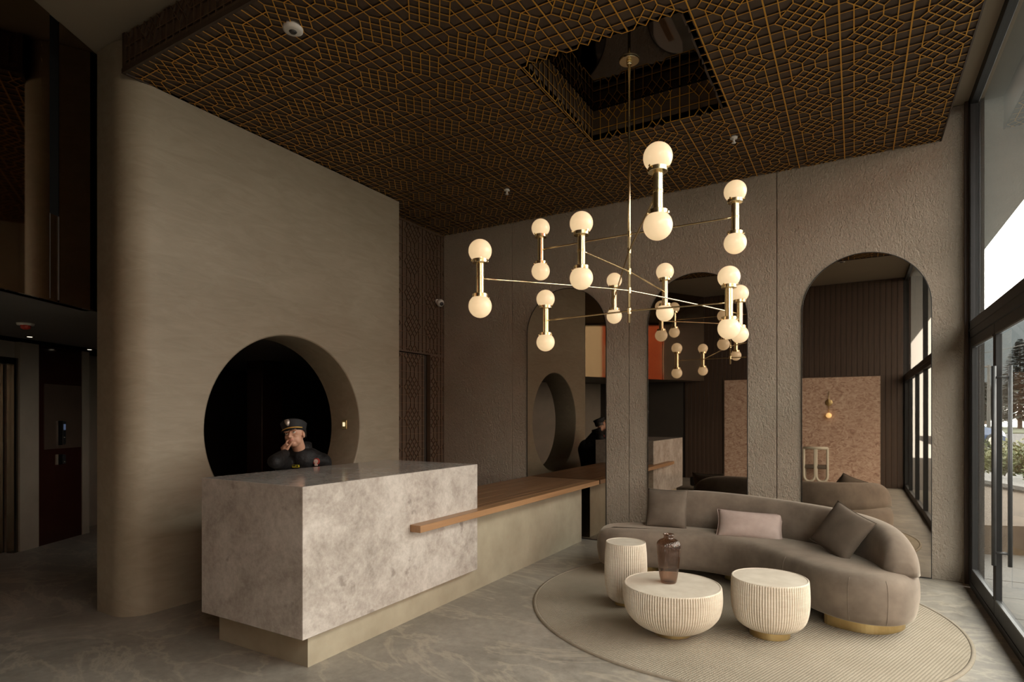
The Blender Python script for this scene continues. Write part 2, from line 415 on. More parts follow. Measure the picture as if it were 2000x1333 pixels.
# back wall: carcass plus separate combed stucco panels with recessed joints
bm = B(); box(bm, -5.1, 0.97, YB + 0.03, YB + 0.2, 0, ZT + 0.2)
wall_back = struct('wall_back', bm, 'lat_trim', 'rough textured stucco back wall carrying the arched mirrors')
joints = [XN, -3.84, -2.265, -0.69, 0.86]
for a, b in zip(joints, joints[1:]):
    bm = B(); bevbox(bm, a + 0.003, b - 0.003, YB, YB + 0.035, 0, ZT, 0.004, 1)
    obj('stucco_panel', bm, 'stucco', wall_back)

# left plaster wall with a big round opening and a rounded free end
def make_wall_left():
    bm = B()
    y0, y1, z1 = 2.46, 5.22, ZT
    cy, cz, r = 3.725, 1.375, 0.868
    ang = [2 * PI * i / 128 for i in range(128)]
    for yy in (y0, y1):
        for zz in (0, z1): ang.append(math.atan2(zz - cz, yy - cy) % (2 * PI))
    corner = ang[128:]; ang = sorted([a for a in ang[:128] if min(abs(a - c) for c in corner) > 0.03] + corner)
    def rim(a):
        dy, dz = math.cos(a), math.sin(a); t = 1e9
        if dy > 1e-9: t = min(t, (y1 - cy) / dy)
        if dy < -1e-9: t = min(t, (y0 - cy) / dy)
        if dz > 1e-9: t = min(t, (z1 - cz) / dz)
        if dz < -1e-9: t = min(t, -cz / dz)
        return cy + dy * t, cz + dz * t
    rows = []
    fronts = [(XW, None), (XW, r + 0.022), (XW, r + 0.014), (XW - 0.004, r + 0.005), (XW - 0.012, r), (XWB + 0.012, r), (XWB, r + 0.014), (XWB, r + 0.022), (XWB, None)]
    for x, rr in fronts:
        row = []
        for a in ang:
            if rr is None: yy, zz = rim(a)
            else: yy, zz = cy + rr * math.cos(a), cz + rr * math.sin(a)
            row.append(bm.verts.new((x, yy, zz)))
        rows.append(row)
    n = len(ang)
    for A, Bb in zip(rows, rows[1:]):
        for i in range(n): bm.faces.new((A[i], A[(i + 1) % n], Bb[(i + 1) % n], Bb[i]))
    # rounded end (plan): from back face round the end to the front face
    R = 0.2; pts = [(XWB, y0), (XWB, 2.28), (XWB + 0.02, 2.26)]
    for k in range(13):
        a = -PI / 2 + (PI / 2) * k / 12
        pts.append((XW - R + R * math.cos(a), 2.46 + R * math.sin(a)))
    lo = [bm.verts.new((p[0], p[1], 0)) for p in pts]; hi = [bm.verts.new((p[0], p[1], z1)) for p in pts]
    for i in range(len(pts) - 1): bm.faces.new((lo[i], lo[i + 1], hi[i + 1], hi[i]))
    # far end, with a small soft arris
    e = [(XW, y1), (XW - 0.012, y1 + 0.012), (XWB, y1 + 0.012), (XWB, y1)]
    lo = [bm.verts.new((p[0], p[1], 0)) for p in e]; hi = [bm.verts.new((p[0], p[1], z1)) for p in e]
    for i in range(3): bm.faces.new((lo[i], lo[i + 1], hi[i + 1], hi[i]))
    bmesh.ops.remove_doubles(bm, verts=bm.verts, dist=0.0005)
    o = struct('wall_left', bm, 'plaster', 'olive brown troweled plaster wall with a large round opening', smooth=True)
    sharp(o, 35)
    for p in o.data.polygons:
        if abs(p.normal.x) > 0.9995: p.use_smooth = False
    return o
wall_left = make_wall_left()

# white upper ceiling
bm = B(); prism(bm, [(-11, -1.3), (0.98, -1.3), (0.98, 6.8), (-5, 6.8), (-5, 9.5), (-11, 9.5)], ZT + 0.005, ZT + 0.25)
struct('ceiling', bm, 'white', 'plain off-white upper ceiling')

# ------------------------------------------------------------------ geometric lattice
GX, GY, LX0, LY0 = 0.0792, 0.1005, -0.082, 4.462
def cell_segments():
    s = []
    s += [((1, .5), (1, 3.5)), ((4, .5), (4, 3.5)), ((2, 1.5), (2, 2.5)), ((3, 1.5), (3, 2.5))]
    s += [((1, .5), (2, 1.5)), ((1, -.5), (3, 1.5)), ((1.5, -1), (3.5, 1)), ((2, -1.5), (4, .5)), ((3, -1.5), (4, -.5))]
    s += [((1, -.5), (2, -1.5)), ((1, .5), (3, -1.5)), ((1.5, 1), (3.5, -1)), ((2, 1.5), (4, -.5)), ((3, 1.5), (4, .5))]
    s += [((.5, 0), (1, -.5)), ((.5, 0), (1, .5)), ((4.5, 0), (4, -.5)), ((4.5, 0), (4, .5))]
    s += [((-.5, 0), (.5, 0)), ((-1.5, 1), (1.5, 1)), ((-1.5, 3), (1.5, 3))]
    return s
def clip(p, q, r):
    x0, x1, y0, y1 = r; dx, dy = q[0] - p[0], q[1] - p[1]; t0, t1 = 0.0, 1.0
    for pp, qq in ((-dx, p[0] - x0), (dx, x1 - p[0]), (-dy, p[1] - y0), (dy, y1 - p[1])):
        if abs(pp) < 1e-12:
            if qq < 0: return None
        else:
            t = qq / pp
            if pp < 0: t0 = max(t0, t)
            else: t1 = min(t1, t)
    return (t0, t1) if t1 - t0 > 1e-6 else None
def lattice_segs(rect, hole=None, ox=LX0, oy=LY0):
    """segments (p, q, width) of the pattern inside rect (x0,x1,y0,y1), cut out over hole"""
    x0, x1, y0, y1 = rect; raw = []
    i0, i1 = math.floor((x0 - ox) / (5 * GX)) - 1, math.ceil((x1 - ox) / (5 * GX)) + 1
    j0, j1 = math.floor((y0 - oy) / (4 * GY)) - 1, math.ceil((y1 - oy) / (4 * GY)) + 1
    for i in range(i0, i1 + 1): raw.append(((ox + 5 * GX * i, y0 - 1), (ox + 5 * GX * i, y1 + 1), 0.0095))
    for j in range(j0, j1 + 1): raw.append(((x0 - 1, oy + GY * (4 * j + 2)), (x1 + 1, oy + GY * (4 * j + 2)), 0.0068))
    cs = cell_segments()
    for i in range(i0, i1 + 1):
        for j in range(j0, j1 + 1):
            for a, b in cs:
                raw.append(((ox + GX * (5 * i + a[0]), oy + GY * (4 * j + a[1])), (ox + GX * (5 * i + b[0]), oy + GY * (4 * j + b[1])), 0.0068))
    out = []
    for p, q, w in raw:
        c = clip(p, q, rect)
        if not c: continue
        L = lambda t: (p[0] + (q[0] - p[0]) * t, p[1] + (q[1] - p[1]) * t)
        spans = [c]
        if hole:
            h = clip(p, q, hole)
            if h:
                spans = []
                if h[0] - c[0] > 1e-3: spans.append((c[0], h[0]))
                if c[1] - h[1] > 1e-3: spans.append((h[1], c[1]))
        for s in spans:
            a, b = L(s[0]), L(s[1])
            if math.hypot(b[0] - a[0], b[1] - a[1]) > 0.012: out.append((a, b, w))
    return out
_unit = {}
def unit_strip(mat):
    if mat not in _unit:
        bm = B(); box(bm, -0.5, 0.5, -0.5, 0.5, 0, 1)
        me = bpy.data.meshes.new('lattice_strip'); bm.to_mesh(me); bm.free(); me.materials.append(MT['lat_trim']); me.materials.append(MT[mat])
        for p in me.polygons: p.material_index = 1 if p.normal.z > 0.5 else 0
        _unit[mat] = me
    return _unit[mat]
def lay_lattice(parent, segs, fr, nmax, depth=0.016, mat='lattice', rank=None):
    """fr(u, v, h) -> world point, h = height proud of the backing. nmax strips are parts of their own, the rest one joined part"""
    e = 1e-3
    def frame(a, b):
        m = ((a[0] + b[0]) / 2, (a[1] + b[1]) / 2)
        P = fr(m[0], m[1], 0); T = (fr(*b, 0) - fr(*a, 0)); Nn = (fr(m[0], m[1], 1.0) - P).normalized()
        return P, T.normalized(), T.length, Nn
    segs = sorted(segs, key=lambda s: rank(s)) if rank else sorted(segs, key=lambda s: -math.hypot(s[1][0] - s[0][0], s[1][1] - s[0][1]))
    off = wl(parent); rest = B(); me = unit_strip(mat); cnt = 0
    for k, (a, b, w) in enumerate(segs):
        P, T, Ln, Nn = frame(a, b); S = Nn.cross(T)
        dd = depth + (0.001 if w > 0.008 else 0.0) + 0.0004 * (k % 3)
        if k < nmax:
            o = bpy.data.objects.new('lattice_strip', me); C.objects.link(o); o.parent = parent
            mt = Matrix((T, S, Nn)).transposed().to_4x4()
            o.matrix_local = Matrix.Translation(P - off) @ mt @ Matrix.Diagonal((Ln, w, dd, 1))
        else:
            v = [rest.verts.new(P + T * (sx * Ln / 2) + S * (sy * w / 2) + Nn * (sz * dd)) for sz in (0, 1) for sx, sy in ((-1, -1), (1, -1), (1, 1), (-1, 1))]
            for f in ((4, 5, 6, 7), (0, 1, 5, 4), (1, 2, 6, 5), (2, 3, 7, 6), (3, 0, 4, 7)): rest.faces.new([v[i] for i in f]).material_index = 1 if f[0] == 4 else 0
            cnt += 1
    if cnt:
        o = obj('lattice_field', rest, ['lat_trim', mat], parent); o['kind'] = 'stuff'
    else: rest.free()

def proj(p):
    x, y, z = p; d = FW.x * x + FW.y * y
    if d < 0.2: return None
    return (1000 + 1143 * (RT.x * x + RT.y * y) / d, 811 - 1143 * (z - 1.5) / d)
HX0, HX1, HY0, HY1 = -2.06, -0.92, 3.66, 4.98       # chandelier well
CX0, CX1, CY0 = -4.60, 0.678, 2.25
ZBK = ZC + 0.011                                     # face of the backing board
bm = B()
for r in ((CX0, HX0, CY0, YB), (HX1, CX1, CY0, YB), (HX0, HX1, CY0, HY0), (HX0, HX1, HY1, YB), (XN, CX0, 5.235, YB)):
    box(bm, r[0], r[1], r[2], r[3], ZBK, ZBK + 0.05)
ceil = struct('ceiling', bm, 'lat_back', 'dropped ceiling panel of brown board with bronze geometric lattice')
def rank_ceiling(s):
    m = ((s[0][0] + s[1][0]) / 2, (s[0][1] + s[1][1]) / 2, ZC); q = proj(m)
    a, b = proj((*s[0], ZC)), proj((*s[1], ZC))
    vis = q is not None and -20 < q[0] < 2020 and -20 < q[1] < 1333
    return -math.hypot(a[0] - b[0], a[1] - b[1]) if (vis and a and b) else 0.0
segs = lattice_segs((CX0 + 0.02, CX1 - 0.004, CY0 + 0.01, YB - 0.004), (HX0, HX1, HY0, HY1))
segs += lattice_segs((XN + 0.01, CX0 + 0.02, 5.24, YB - 0.004))
lay_lattice(ceil, segs, lambda u, v, h: Vector((u, v, ZBK - h)), 300, 0.011, rank=rank_ceiling)
# border strips of the dropped panel
bm = B(); box(bm, CX0, CX1, CY0 - 0.012, CY0 + 0.008, ZC - 0.004, ZC + 0.03); obj('edge_trim', bm, 'lat_trim', ceil)
bm = B(); box(bm, CX0, CX0 + 0.02, CY0, 5.235, ZC - 0.004, ZBK); obj('edge_trim', bm, 'lat_trim', ceil)
bm = B(); box(bm, CX1 - 0.006, CX1 + 0.004, CY0, YB, ZC - 0.002, ZC + 0.06); obj('edge_trim', bm, 'lat_trim', ceil)
# fascia facing the entrance and the right-hand return
bm = B(); box(bm, CX0, CX1, CY0 + 0.012, CY0 + 0.04, ZC + 0.03, ZT)
fascia = struct('trim_1', bm, 'lat_back', 'upright lattice fascia of the dropped ceiling')
lay_lattice(fascia, lattice_segs((CX0 + 0.03, CX1, ZC + 0.03, ZT - 0.004), None, LX0, ZC - 0.12), lambda u, v, h: Vector((u, CY0 + 0.012 - h, v)), 60, 0.014, 'lat_wall')
bm = B(); box(bm, CX0 - 0.002, CX0 + 0.028, CY0 - 0.006, CY0 + 0.012, ZC, ZT); obj('corner_post', bm, 'lat_trim', fascia)
bm = B(); box(bm, CX1 - 0.03, CX1, CY0 + 0.04, YB, ZC + 0.06, ZT)
struct('trim_2', bm, 'lat_back', 'plain brown return of the dropped ceiling beside the glazing')
# well for the chandelier: four lattice lined sides and a black mirror lid
bm = B()
box(bm, HX0 - 0.03, HX0, HY0, HY1, ZBK, ZT); box(bm, HX1, HX1 + 0.03, HY0, HY1, ZBK, ZT)
box(bm, HX0, HX1, HY0 - 0.03, HY0, ZBK, ZT); box(bm, HX0, HX1, HY1, HY1 + 0.03, ZBK, ZT)
well = struct('trim_3', bm, 'lat_back', 'lattice lined recess in the ceiling above the chandelier')
wz = (ZC, ZT - 0.02)
lay_lattice(well, lattice_segs((HY0, HY1, *wz), None, LY0, ZC - 0.1), lambda u, v, h: Vector((HX0 + h, u, v)), 30, 0.012)
lay_lattice(well, lattice_segs((HX0, HX1, *wz), None, LX0, ZC - 0.1), lambda u, v, h: Vector((u, HY1 - h, v)), 30, 0.012)
lay_lattice(well, lattice_segs((HY0, HY1, *wz), None, LY0, ZC - 0.1), lambda u, v, h: Vector((HX1 - h, u, v)), 20, 0.012)
bm = B(); box(bm, HX0, HX1, HY0, HY1, ZT - 0.012, ZT); obj('mirror_lid', bm, 'blackmirror', well)

# ------------------------------------------------------------------ lattice niche with a door, left of the mirrors
bm = B(); box(bm, XN - 0.06, XN, 5.235, YB, 2.31, ZBK); box(bm, XN - 0.06, XN, 6.265, YB, 0, 2.31)
niche = struct('wall_niche', bm, 'lat_back', 'dark lattice screen wall between plaster wall and stucco wall')
oy, oz = 5.30, 0.25
fr_n = lambda u, v, h: Vector((XN + h, u, v))
lay_lattice(niche, lattice_segs((5.24, YB - 0.004, 2.33, ZC - 0.02), None, oy, oz), fr_n, 90, 0.012, 'lat_wall')
lay_lattice(niche, lattice_segs((6.275, YB - 0.004, 0.02, 2.3), None, oy, oz), fr_n, 40, 0.012, 'lat_wall')
bm = B(); box(bm, XN - 0.05, XN - 0.004, 5.24, 6.13, 0.01, 2.295)
door = struct('door_1', bm, 'lat_back', 'lattice faced door left slightly open')
lay_lattice(door, lattice_segs((5.25, 6.125, 0.02, 2.29), None, oy, oz), lambda u, v, h: Vector((XN - 0.004 + h, u, v)), 90, 0.012, 'lat_wall')
bm = B(); box(bm, XN - 0.30, XN - 0.28, 5.2, YB, 0, 2.4); struct('wall_niche_shade', bm, 'black', 'black sheet standing in for the darkness behind the lattice door')  # shade in the door gap, drawn as a plain black sheet

# ------------------------------------------------------------------ arched mirrors
def arch(cx, w, zt, n=40, inset=0.0, z0=0.0):
    r = w / 2 - inset; zc = zt - w / 2
    return [(cx - r, z0 + inset)] + [(cx - r * math.cos(PI * i / n), zc + r * math.sin(PI * i / n)) for i in range(n + 1)] + [(cx + r, z0 + inset)]
def make_mirror(cx, label):
    y = YB
    t = thing('arched_mirror', (cx, y, 0.004), label, 'mirror', 'three arched mirrors on the stucco wall')
    w, zt = 1.07, 3.06
    bm = B(); pts = arch(cx, w, zt, inset=0.006, z0=0.004)
    a = [bm.verts.new((p[0], y - 0.012, p[1])) for p in pts]; bm.faces.new(a)
    b = [bm.verts.new((p[0], y - 0.002, p[1])) for p in pts]; bm.faces.new(b[::-1])
    for i in range(len(a)): bm.faces.new((a[i], a[(i + 1) % len(a)], b[(i + 1) % len(a)], b[i]))
    obj('mirror_glass', bm, 'mirror', t)
    bm = B(); o = arch(cx, w, zt, z0=0.004); i_ = arch(cx, w, zt, inset=0.006, z0=0.004)
    yo = (y - 0.016, y)
    R = [[bm.verts.new((p[0], yy, p[1])) for p in pp] for pp, yy in ((o, yo[1]), (o, yo[0]), (i_, yo[0]), (i_, yo[1]))]
    n = len(o)
    for A, Bb in zip(R, R[1:]):
        for k in range(n): bm.faces.new((A[k], A[(k + 1) % n], Bb[(k + 1) % n], Bb[k]))
    obj('mirror_frame', bm, 'black', t)
make_mirror(-3.075, 'tall arched bronze mirror behind the wooden worktop, reflecting the round wall opening')
make_mirror(-1.503, 'tall arched bronze mirror behind the left end of the sofa, middle of three')
make_mirror(0.075, 'tall arched bronze mirror nearest the glazed door, reflecting patterned wallpaper')

# ------------------------------------------------------------------ lobby wing at the left (its axes are turned against the room)
bm = B()
A_, B_ = W(-3.23, -0.2), W(-3.23, 4.50)
soff_pts = [A_, B_, Vector((XWB, 9.4, 0)), Vector((-10.9, 9.4, 0)), W(-5.5, -0.2)]
soff_pts.insert(2, Vector((XWB, 2.40, 0))); prism(bm, soff_pts, 2.30, 2.34)
soffit = struct('ceiling', bm, 'soffit', 'low grey soffit of the lift lobby')
def facade_panel(d0, d1, z0, z1, nm, mat, lat=-3.2, th=0.02, parent=None):
    bm = B(); wbox(bm, lat - th, lat, d0, d1, z0, z1); return obj(nm, bm, mat, parent)
bm = B(); wbox(bm, -3.3, -3.222, -0.2, 4.50, 2.30, ZT)
facade = struct('wall_facade', bm, 'black', 'dark bronze glass front of the upper floor above the lift lobby')
facade_panel(-0.2, 1.90, 2.296, ZT, 'glass_panel', 'facade', parent=facade)
facade_panel(1.92, 4.05, 2.296, ZT, 'glass_panel', 'facade', parent=facade)
facade_panel(4.135, 4.60, 2.296, ZT, 'glass_panel', 'facade', parent=facade)
bm = B(); wbox(bm, -3.24, -3.205, 4.05, 4.135, 2.9, ZT); obj('black_fin', bm, 'matte', facade)
bm = B(); wbox(bm, -3.22, -3.204, 4.056, 4.128, 2.296, 2.9); obj('glass_panel', bm, 'facade', facade)
for d in (4.052, 4.130):
    bm = B(); wbox(bm, -3.205, -3.198, d - 0.003, d + 0.003, 2.31, 2.9); obj('steel_bead', bm, 'handle', facade)
# lift wall
LW = -5.38
bm = B(); wbox(bm, LW - 0.25, LW - 0.06, -1.5, 5.35, 0, 2.3); wbox(bm, LW - 0.25, LW - 0.06, 6.38, 6.66, 0, 2.3); wbox(bm, LW - 0.25, LW, 7.33, 7.45, 0, 2.3)
wbox(bm, LW - 0.25, LW - 0.06, 5.35, 6.38, 2.05, 2.3); wbox(bm, LW - 0.06, LW, 6.40, 6.655, 0, 2.3); wbox(bm, LW - 0.4, LW - 0.3, 7.45, 9.5, 0, 2.3)
struct('wall_lobby', bm, 'jamb', 'stone clad wall of the lift lobby')
bm = B(); wbox(bm, LW - 0.10, LW - 0.02, 5.40, 6.37, 2.05, 2.12); wbox(bm, LW - 0.10, LW - 0.02, 6.345, 6.40, 0, 2.12)
lift = struct('door_2', bm, 'lift_steel', 'brushed steel lift door with slim frame')
for d0, d1 in ((5.42, 5.86), (5.87, 6.27), (6.28, 6.34)):
    bm = B(); wbox(bm, LW - 0.16, LW - 0.12, d0, d1, 0.01, 2.05); obj('door_leaf', bm, 'lift_steel', lift)
bm = B(); wbox(bm, LW - 0.24, LW - 0.01, 6.66, 7.33, 0, 2.3)
ox = struct('wall_panel', bm, 'oxblood', 'dark red lacquered wall panel beside the lift')
bm = B(); wbox(bm, LW - 0.01, LW - 0.004, 6.74, 7.31, 1.1, 1.86); obj('inset_panel', bm, 'lat_trim', ox)
for z0, z1, lab in ((1.14, 1.43, 'taller steel lift call plate with small screen, upper of two'), (0.91, 1.03, 'short steel button plate, lower of two on the dark red panel')):
    t = thing('call_plate', W(LW, 6.99, z0), lab, 'call panel', 'lift call plates')
    bm = B(); wbox(bm, LW - 0.01, LW + 0.008, 6.93, 7.0, z0, z1); obj('plate', bm, 'steel', t)
    bm = B(); wbox(bm, LW - 0.01, LW + 0.010, 7.0, 7.045, z0 + 0.005, z1 - 0.005); obj('display_strip', bm, 'dark', t)
    if z1 > 1.2:
        bm = B(); wbox(bm, LW, LW + 0.012, 7.008, 7.04, z1 - 0.11, z1 - 0.04); obj('screen', bm, 'screen', t)
    for zz in ((z0 + 0.03,) if z1 < 1.2 else (z0 + 0.04, z0 + 0.09)):
        bm = B(); lathe(bm, [(0.009, 0), (0.009, 0.006), (0.006, 0.008)], W(LW + 0.009, 7.022, zz), 12, RT); obj('button', bm, 'steel', t, True)
# far dark rooms behind the plaster wall
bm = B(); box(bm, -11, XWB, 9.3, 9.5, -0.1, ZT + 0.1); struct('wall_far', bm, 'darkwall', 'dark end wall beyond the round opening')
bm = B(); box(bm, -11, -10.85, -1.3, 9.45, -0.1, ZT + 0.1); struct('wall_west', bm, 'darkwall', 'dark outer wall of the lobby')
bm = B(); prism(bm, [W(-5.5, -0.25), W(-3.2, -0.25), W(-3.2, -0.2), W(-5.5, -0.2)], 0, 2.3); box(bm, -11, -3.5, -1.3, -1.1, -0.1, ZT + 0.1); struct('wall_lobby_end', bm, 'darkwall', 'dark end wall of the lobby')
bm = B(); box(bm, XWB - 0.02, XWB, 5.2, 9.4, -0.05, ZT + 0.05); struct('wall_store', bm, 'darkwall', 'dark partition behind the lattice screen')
col = thing('dark_column', (-7.6, 5.7, 0), 'dark reddish square column seen through the round opening', 'column')
bm = B(); bevbox(bm, -7.78, -7.42, 5.5, 5.86, 0, 2.3, 0.01); obj('shaft', bm, 'oxblood', col)
bm = B(); bevbox(bm, -7.8, -7.4, 5.48, 5.88, 0, 0.1, 0.005); obj('base', bm, 'lat_trim', col)
cab = thing('tall_cabinet', (-7.35, 7.4, 0), 'tall dim cabinet in the dark room behind the guard', 'cabinet')
bm = B(); bevbox(bm, -7.65, -6.95, 7.15, 7.6, 0.08, 2.0, 0.005); obj('carcass', bm, 'darkwall', cab)
for k in range(2):
    bm = B(); bevbox(bm, -7.64 + k * 0.35, -7.31 + k * 0.35, 7.13, 7.15, 0.1, 1.98, 0.004); d = obj('cabinet_door', bm, 'jamb' if k else 'lat_trim', cab)
    bm = B(); tube(bm, [(-7.33 + k * 0.05, 7.11, 1.0), (-7.33 + k * 0.05, 7.11, 1.2)], 0.006, 8); obj('handle', bm, 'steel', d)
bm = B(); box(bm, -7.62, -6.98, 7.2, 7.58, 0, 0.08); obj('plinth', bm, 'black', cab)

# fixtures on the soffit
al = thing('fire_alarm', (-6.245, 2.264, 2.30), 'red and white fire alarm beacon on the lobby soffit', 'alarm')
bm = B(); lathe(bm, [(0.06, -0.018), (0.065, 0)], (-6.245, 2.264, 2.30), 24); obj('base_plate', bm, 'plastic', al, True)
bm = B(); lathe(bm, [(0.012, -0.055), (0.035, -0.045), (0.04, -0.018)], (-6.245, 2.264, 2.30), 20); obj('beacon', bm, 'red', al, True)
for (x, y), lab in (((-7.27, 2.67), 'small recessed downlight near the lift door'), ((-8.06, 3.56), 'small recessed downlight near the plaster wall end')):
    t = thing('downlight', (x, y, 2.30), lab, 'downlight', 'lobby downlights')
    bm = B(); lathe(bm, [(0.022, -0.003), (0.040, -0.005), (0.044, 0)], (x, y, 2.30), 24, capb=False); obj('ring', bm, 'steel', t, True)
    bm = B(); lathe(bm, [(0.021, -0.004), (0.022, -0.001)], (x, y, 2.30), 20); obj('lamp', bm, 'spot', t, True)

# ------------------------------------------------------------------ wood slatted entrance-side wall (seen in the mirrors)
YF = -1.10
bm = B(); box(bm, -3.6, 0.98, YF - 0.15, YF - 0.02, 0, ZT)
wall_front = struct('wall_front', bm, 'black', 'dark wood panelled wall behind the camera, seen in the mirrors')
x = -3.55; k = 0
slat_me = None
while x < 0.84:
    if slat_me is None:
        bm = B(); bevbox(bm, 0.0, 0.096, -0.02, 0.0, 0, ZT, 0.004, 1)
        slat_me = bpy.data.meshes.new('slat'); bm.to_mesh(slat_me); bm.free(); slat_me.materials.append(MT['slat'])
    o = bpy.data.objects.new('slat', slat_me); C.objects.link(o); o.parent = wall_front; o.location = (x, YF, 0); x += 0.1
wp = thing('wallpaper_panel', (-1.05, YF, 0.06), 'cloud patterned pink beige wallpaper panel seen reflected in the mirrors', 'wallpaper')
bm = B(); bevbox(bm, -2.60, 0.46, YF + 0.004, YF + 0.022, 0.06, 2.30, 0.003, 1); obj('panel', bm, 'wallpaper', wp)
bm = B(); box(bm, -2.62, 0.48, YF, YF + 0.024, 2.30, 2.315); box(bm, -2.62, -2.60, YF, YF + 0.024, 0.06, 2.30); box(bm, 0.46, 0.48, YF, YF + 0.024, 0.06, 2.30); obj('edge_trim', bm, 'lat_trim', wp)
sc_ = thing('wall_sconce', (-0.472, YF + 0.02, 1.45), 'small brass wall sconce with glowing globe, reflected on the wallpaper', 'sconce')
bm = B(); lathe(bm, [(0.07, 0), (0.07, 0.012), (0.062, 0.016)], (-0.472, YF + 0.02, 1.763), 28, (0, 1, 0)); obj('backplate', bm, 'brass2', sc_, True)
bm = B(); tube(bm, [(-0.472, YF + 0.045, 2.0), (-0.472, YF + 0.045, 1.55)], 0.006, 10); obj('stem', bm, 'brass2', sc_, True)
bm = B(); sphere(bm, (-0.472, YF + 0.075, 1.49), 0.055); obj('globe', bm, 'sconce', sc_, True)
def arch_chair(cx, y, lab):
    t = thing('lounge_chair', (cx, y, 0), lab, 'chair', 'cream framed chairs by the wallpaper')
    for s in (-1, 1):                       # U shaped loops that make the back
        bm = B(); x0, x1 = (cx + s * 0.118 - 0.105, cx + s * 0.118 + 0.105)
        pts = [(x0, y, 0.76), (x0, y, 0.17)] + [(cx + s * 0.118 - 0.105 * math.cos(PI * i / 12), y, 0.17 - 0.125 * math.sin(PI * i / 12)) for i in range(1, 12)] + [(x1, y, 0.17), (x1, y, 0.76)]
        tube(bm, [(p[0], p[1], p[2] + 0.05) for p in pts], 0.026, 10); obj('back_loop', bm, 'cream', t, True)
    bm = B(); tube(bm, [(cx - 0.23, y, 0.80), (cx + 0.23, y, 0.80)], 0.032, 10); obj('top_rail', bm, 'cream', t, True)
    bm = B(); bevbox(bm, cx - 0.22, cx + 0.22, y - 0.2, y + 0.02, 0.36, 0.44, 0.03, 3); obj('seat', bm, 'cush', t, True)
    for s in (-1, 1):
        bm = B(); tube(bm, [(cx + s * 0.2, y - 0.17, 0.0), (cx + s * 0.2, y - 0.17, 0.37)], 0.015, 8); obj('leg', bm, 'cream', t, True)
arch_chair(-0.71, -0.8, 'cream chair with twin looped back, reflected in the right mirror')
bn = thing('dark_bench', (-2.3, 1.15, 0), 'low black leather bench reflected at the foot of the middle mirror', 'bench')
bm = B(); bevbox(bm, -2.8, -1.8, 0.9, 1.4, 0.10, 0.285, 0.04, 3); obj('seat', bm, 'leather', bn, True)
bm = B(); tube(bm, [(-2.79, 1.395, 0.275), (-1.81, 1.395, 0.275)], 0.006, 8); obj('piping', bm, 'leather', bn, True)
for xx in (-2.72, -1.88):
    for yy in (0.97, 1.33):
        bm = B(); tube(bm, [(xx, yy, 0), (xx, yy, 0.11)], 0.015, 8); obj('leg', bm, 'black', bn, True)

# ------------------------------------------------------------------ glazed street front
def gframe(parent, y0, y1, z0, z1, nm='frame_member', x0=None, x1=None, mat='frame'):
    bm = B(); bevbox(bm, (XR if x0 is None else x0), (XR + 0.06 if x1 is None else x1), y0, y1, z0, z1, 0.003, 1); return obj(nm, bm, mat, parent)
def pane(parent, y0, y1, z0, z1, x=XR + 0.03):
    bm = B(); vs = [bm.verts.new(p) for p in ((x, y0, z0), (x, y1, z0), (x, y1, z1), (x, y0, z1))]; bm.faces.new(vs); return obj('glass_pane', bm, 'glass', parent)
bm = B(); bevbox(bm, XR, XR + 0.07, YF, YB, 2.17, 2.32, 0.004, 1)
front = struct('window_1', bm, 'frame', 'dark metal framed street glazing beside the sofa')
bm = B(); bevbox(bm, XR - 0.005, XR + 0.075, YF, YB, 2.235, 2.25, 0.002, 1); obj('transom_rib', bm, 'frame', front)
gframe(front, YF, YB, ZT - 0.07, ZT + 0.005, 'head_rail'); gframe(front, YB - 0.14, YB - 0.02, 0, ZT, 'end_post', XR - 0.0, XR + 0.07)
bm = B(); box(bm, 0.845, XR, YB - 0.05, YB, 0, ZT); obj('end_bead', bm, 'lat_trim', front)
ups = [YB - 0.14, 2.60, -1.05]
for a, b in zip(ups, ups[1:]): pane(front, b + 0.02, a - 0.02, 2.32, ZT - 0.07)
gframe(front, 2.57, 2.63, 2.32, ZT - 0.07, 'mullion')
# two door leaves
def door_leaf(n, ya, yb, lab, hinge_left):
    bm = B()
    for a in ((ya, yb, 0.0, 0.16), (ya, yb, 2.09, 2.165), (ya, ya + 0.04, 0.16, 2.09), (yb - 0.04, yb, 0.16, 2.09)): bevbox(bm, XR + 0.003, XR + 0.042, *a, 0.003, 1)
    d = struct('door_%d' % n, bm, 'frame', lab)
    bm = B(); box(bm, XR - 0.002, XR + 0.046, ya, yb, 0.0, 0.05); obj('kick_rail', bm, 'frame', d)
    pane(d, ya + 0.04, yb - 0.04, 0.16, 2.09, XR + 0.022)
    for (yy0, yy1, zz0, zz1) in ((ya + 0.05, yb - 0.05, 0.16, 0.172), (ya + 0.05, yb - 0.05, 2.078, 2.09)):
        bm = B(); box(bm, XR + 0.001, XR + 0.02, yy0, yy1, zz0, zz1); obj('glazing_bead', bm, 'handle', d)
    return d
d3 = door_leaf(3, 5.425, 6.40, 'dark framed glass door leaf next to the back wall', True)
d4 = door_leaf(4, 4.08, 5.42, 'dark framed glass door leaf with the tall bar handle', False)
hp = Vector((0, 5.26, 0))
for xx, nm in ((0.846, 'inner_bar'), (0.935, 'outer_bar')):
    bm = B(); tube(bm, [(xx, 5.27, 0.44), (xx, 5.27, 1.845)], 0.0135, 14); obj('handle_bar', bm, 'handle', d4, True)
for zz in (0.53, 1.765):
    bm = B(); tube(bm, [(0.846, 5.27, zz), (0.935, 5.27, zz)], 0.009, 10); obj('handle_standoff', bm, 'handle', d4, True)
gframe(front, 4.0, 4.07, 0, 2.17, 'door_post')
lows = [4.0, 2.63, 1.3, -0.02, -1.08]
for a, b in zip(lows, lows[1:]):
    pane(front, b + 0.03, a - 0.03, 0.1, 2.17); gframe(front, b - 0.03, b + 0.03, 0, 2.17, 'mullion')
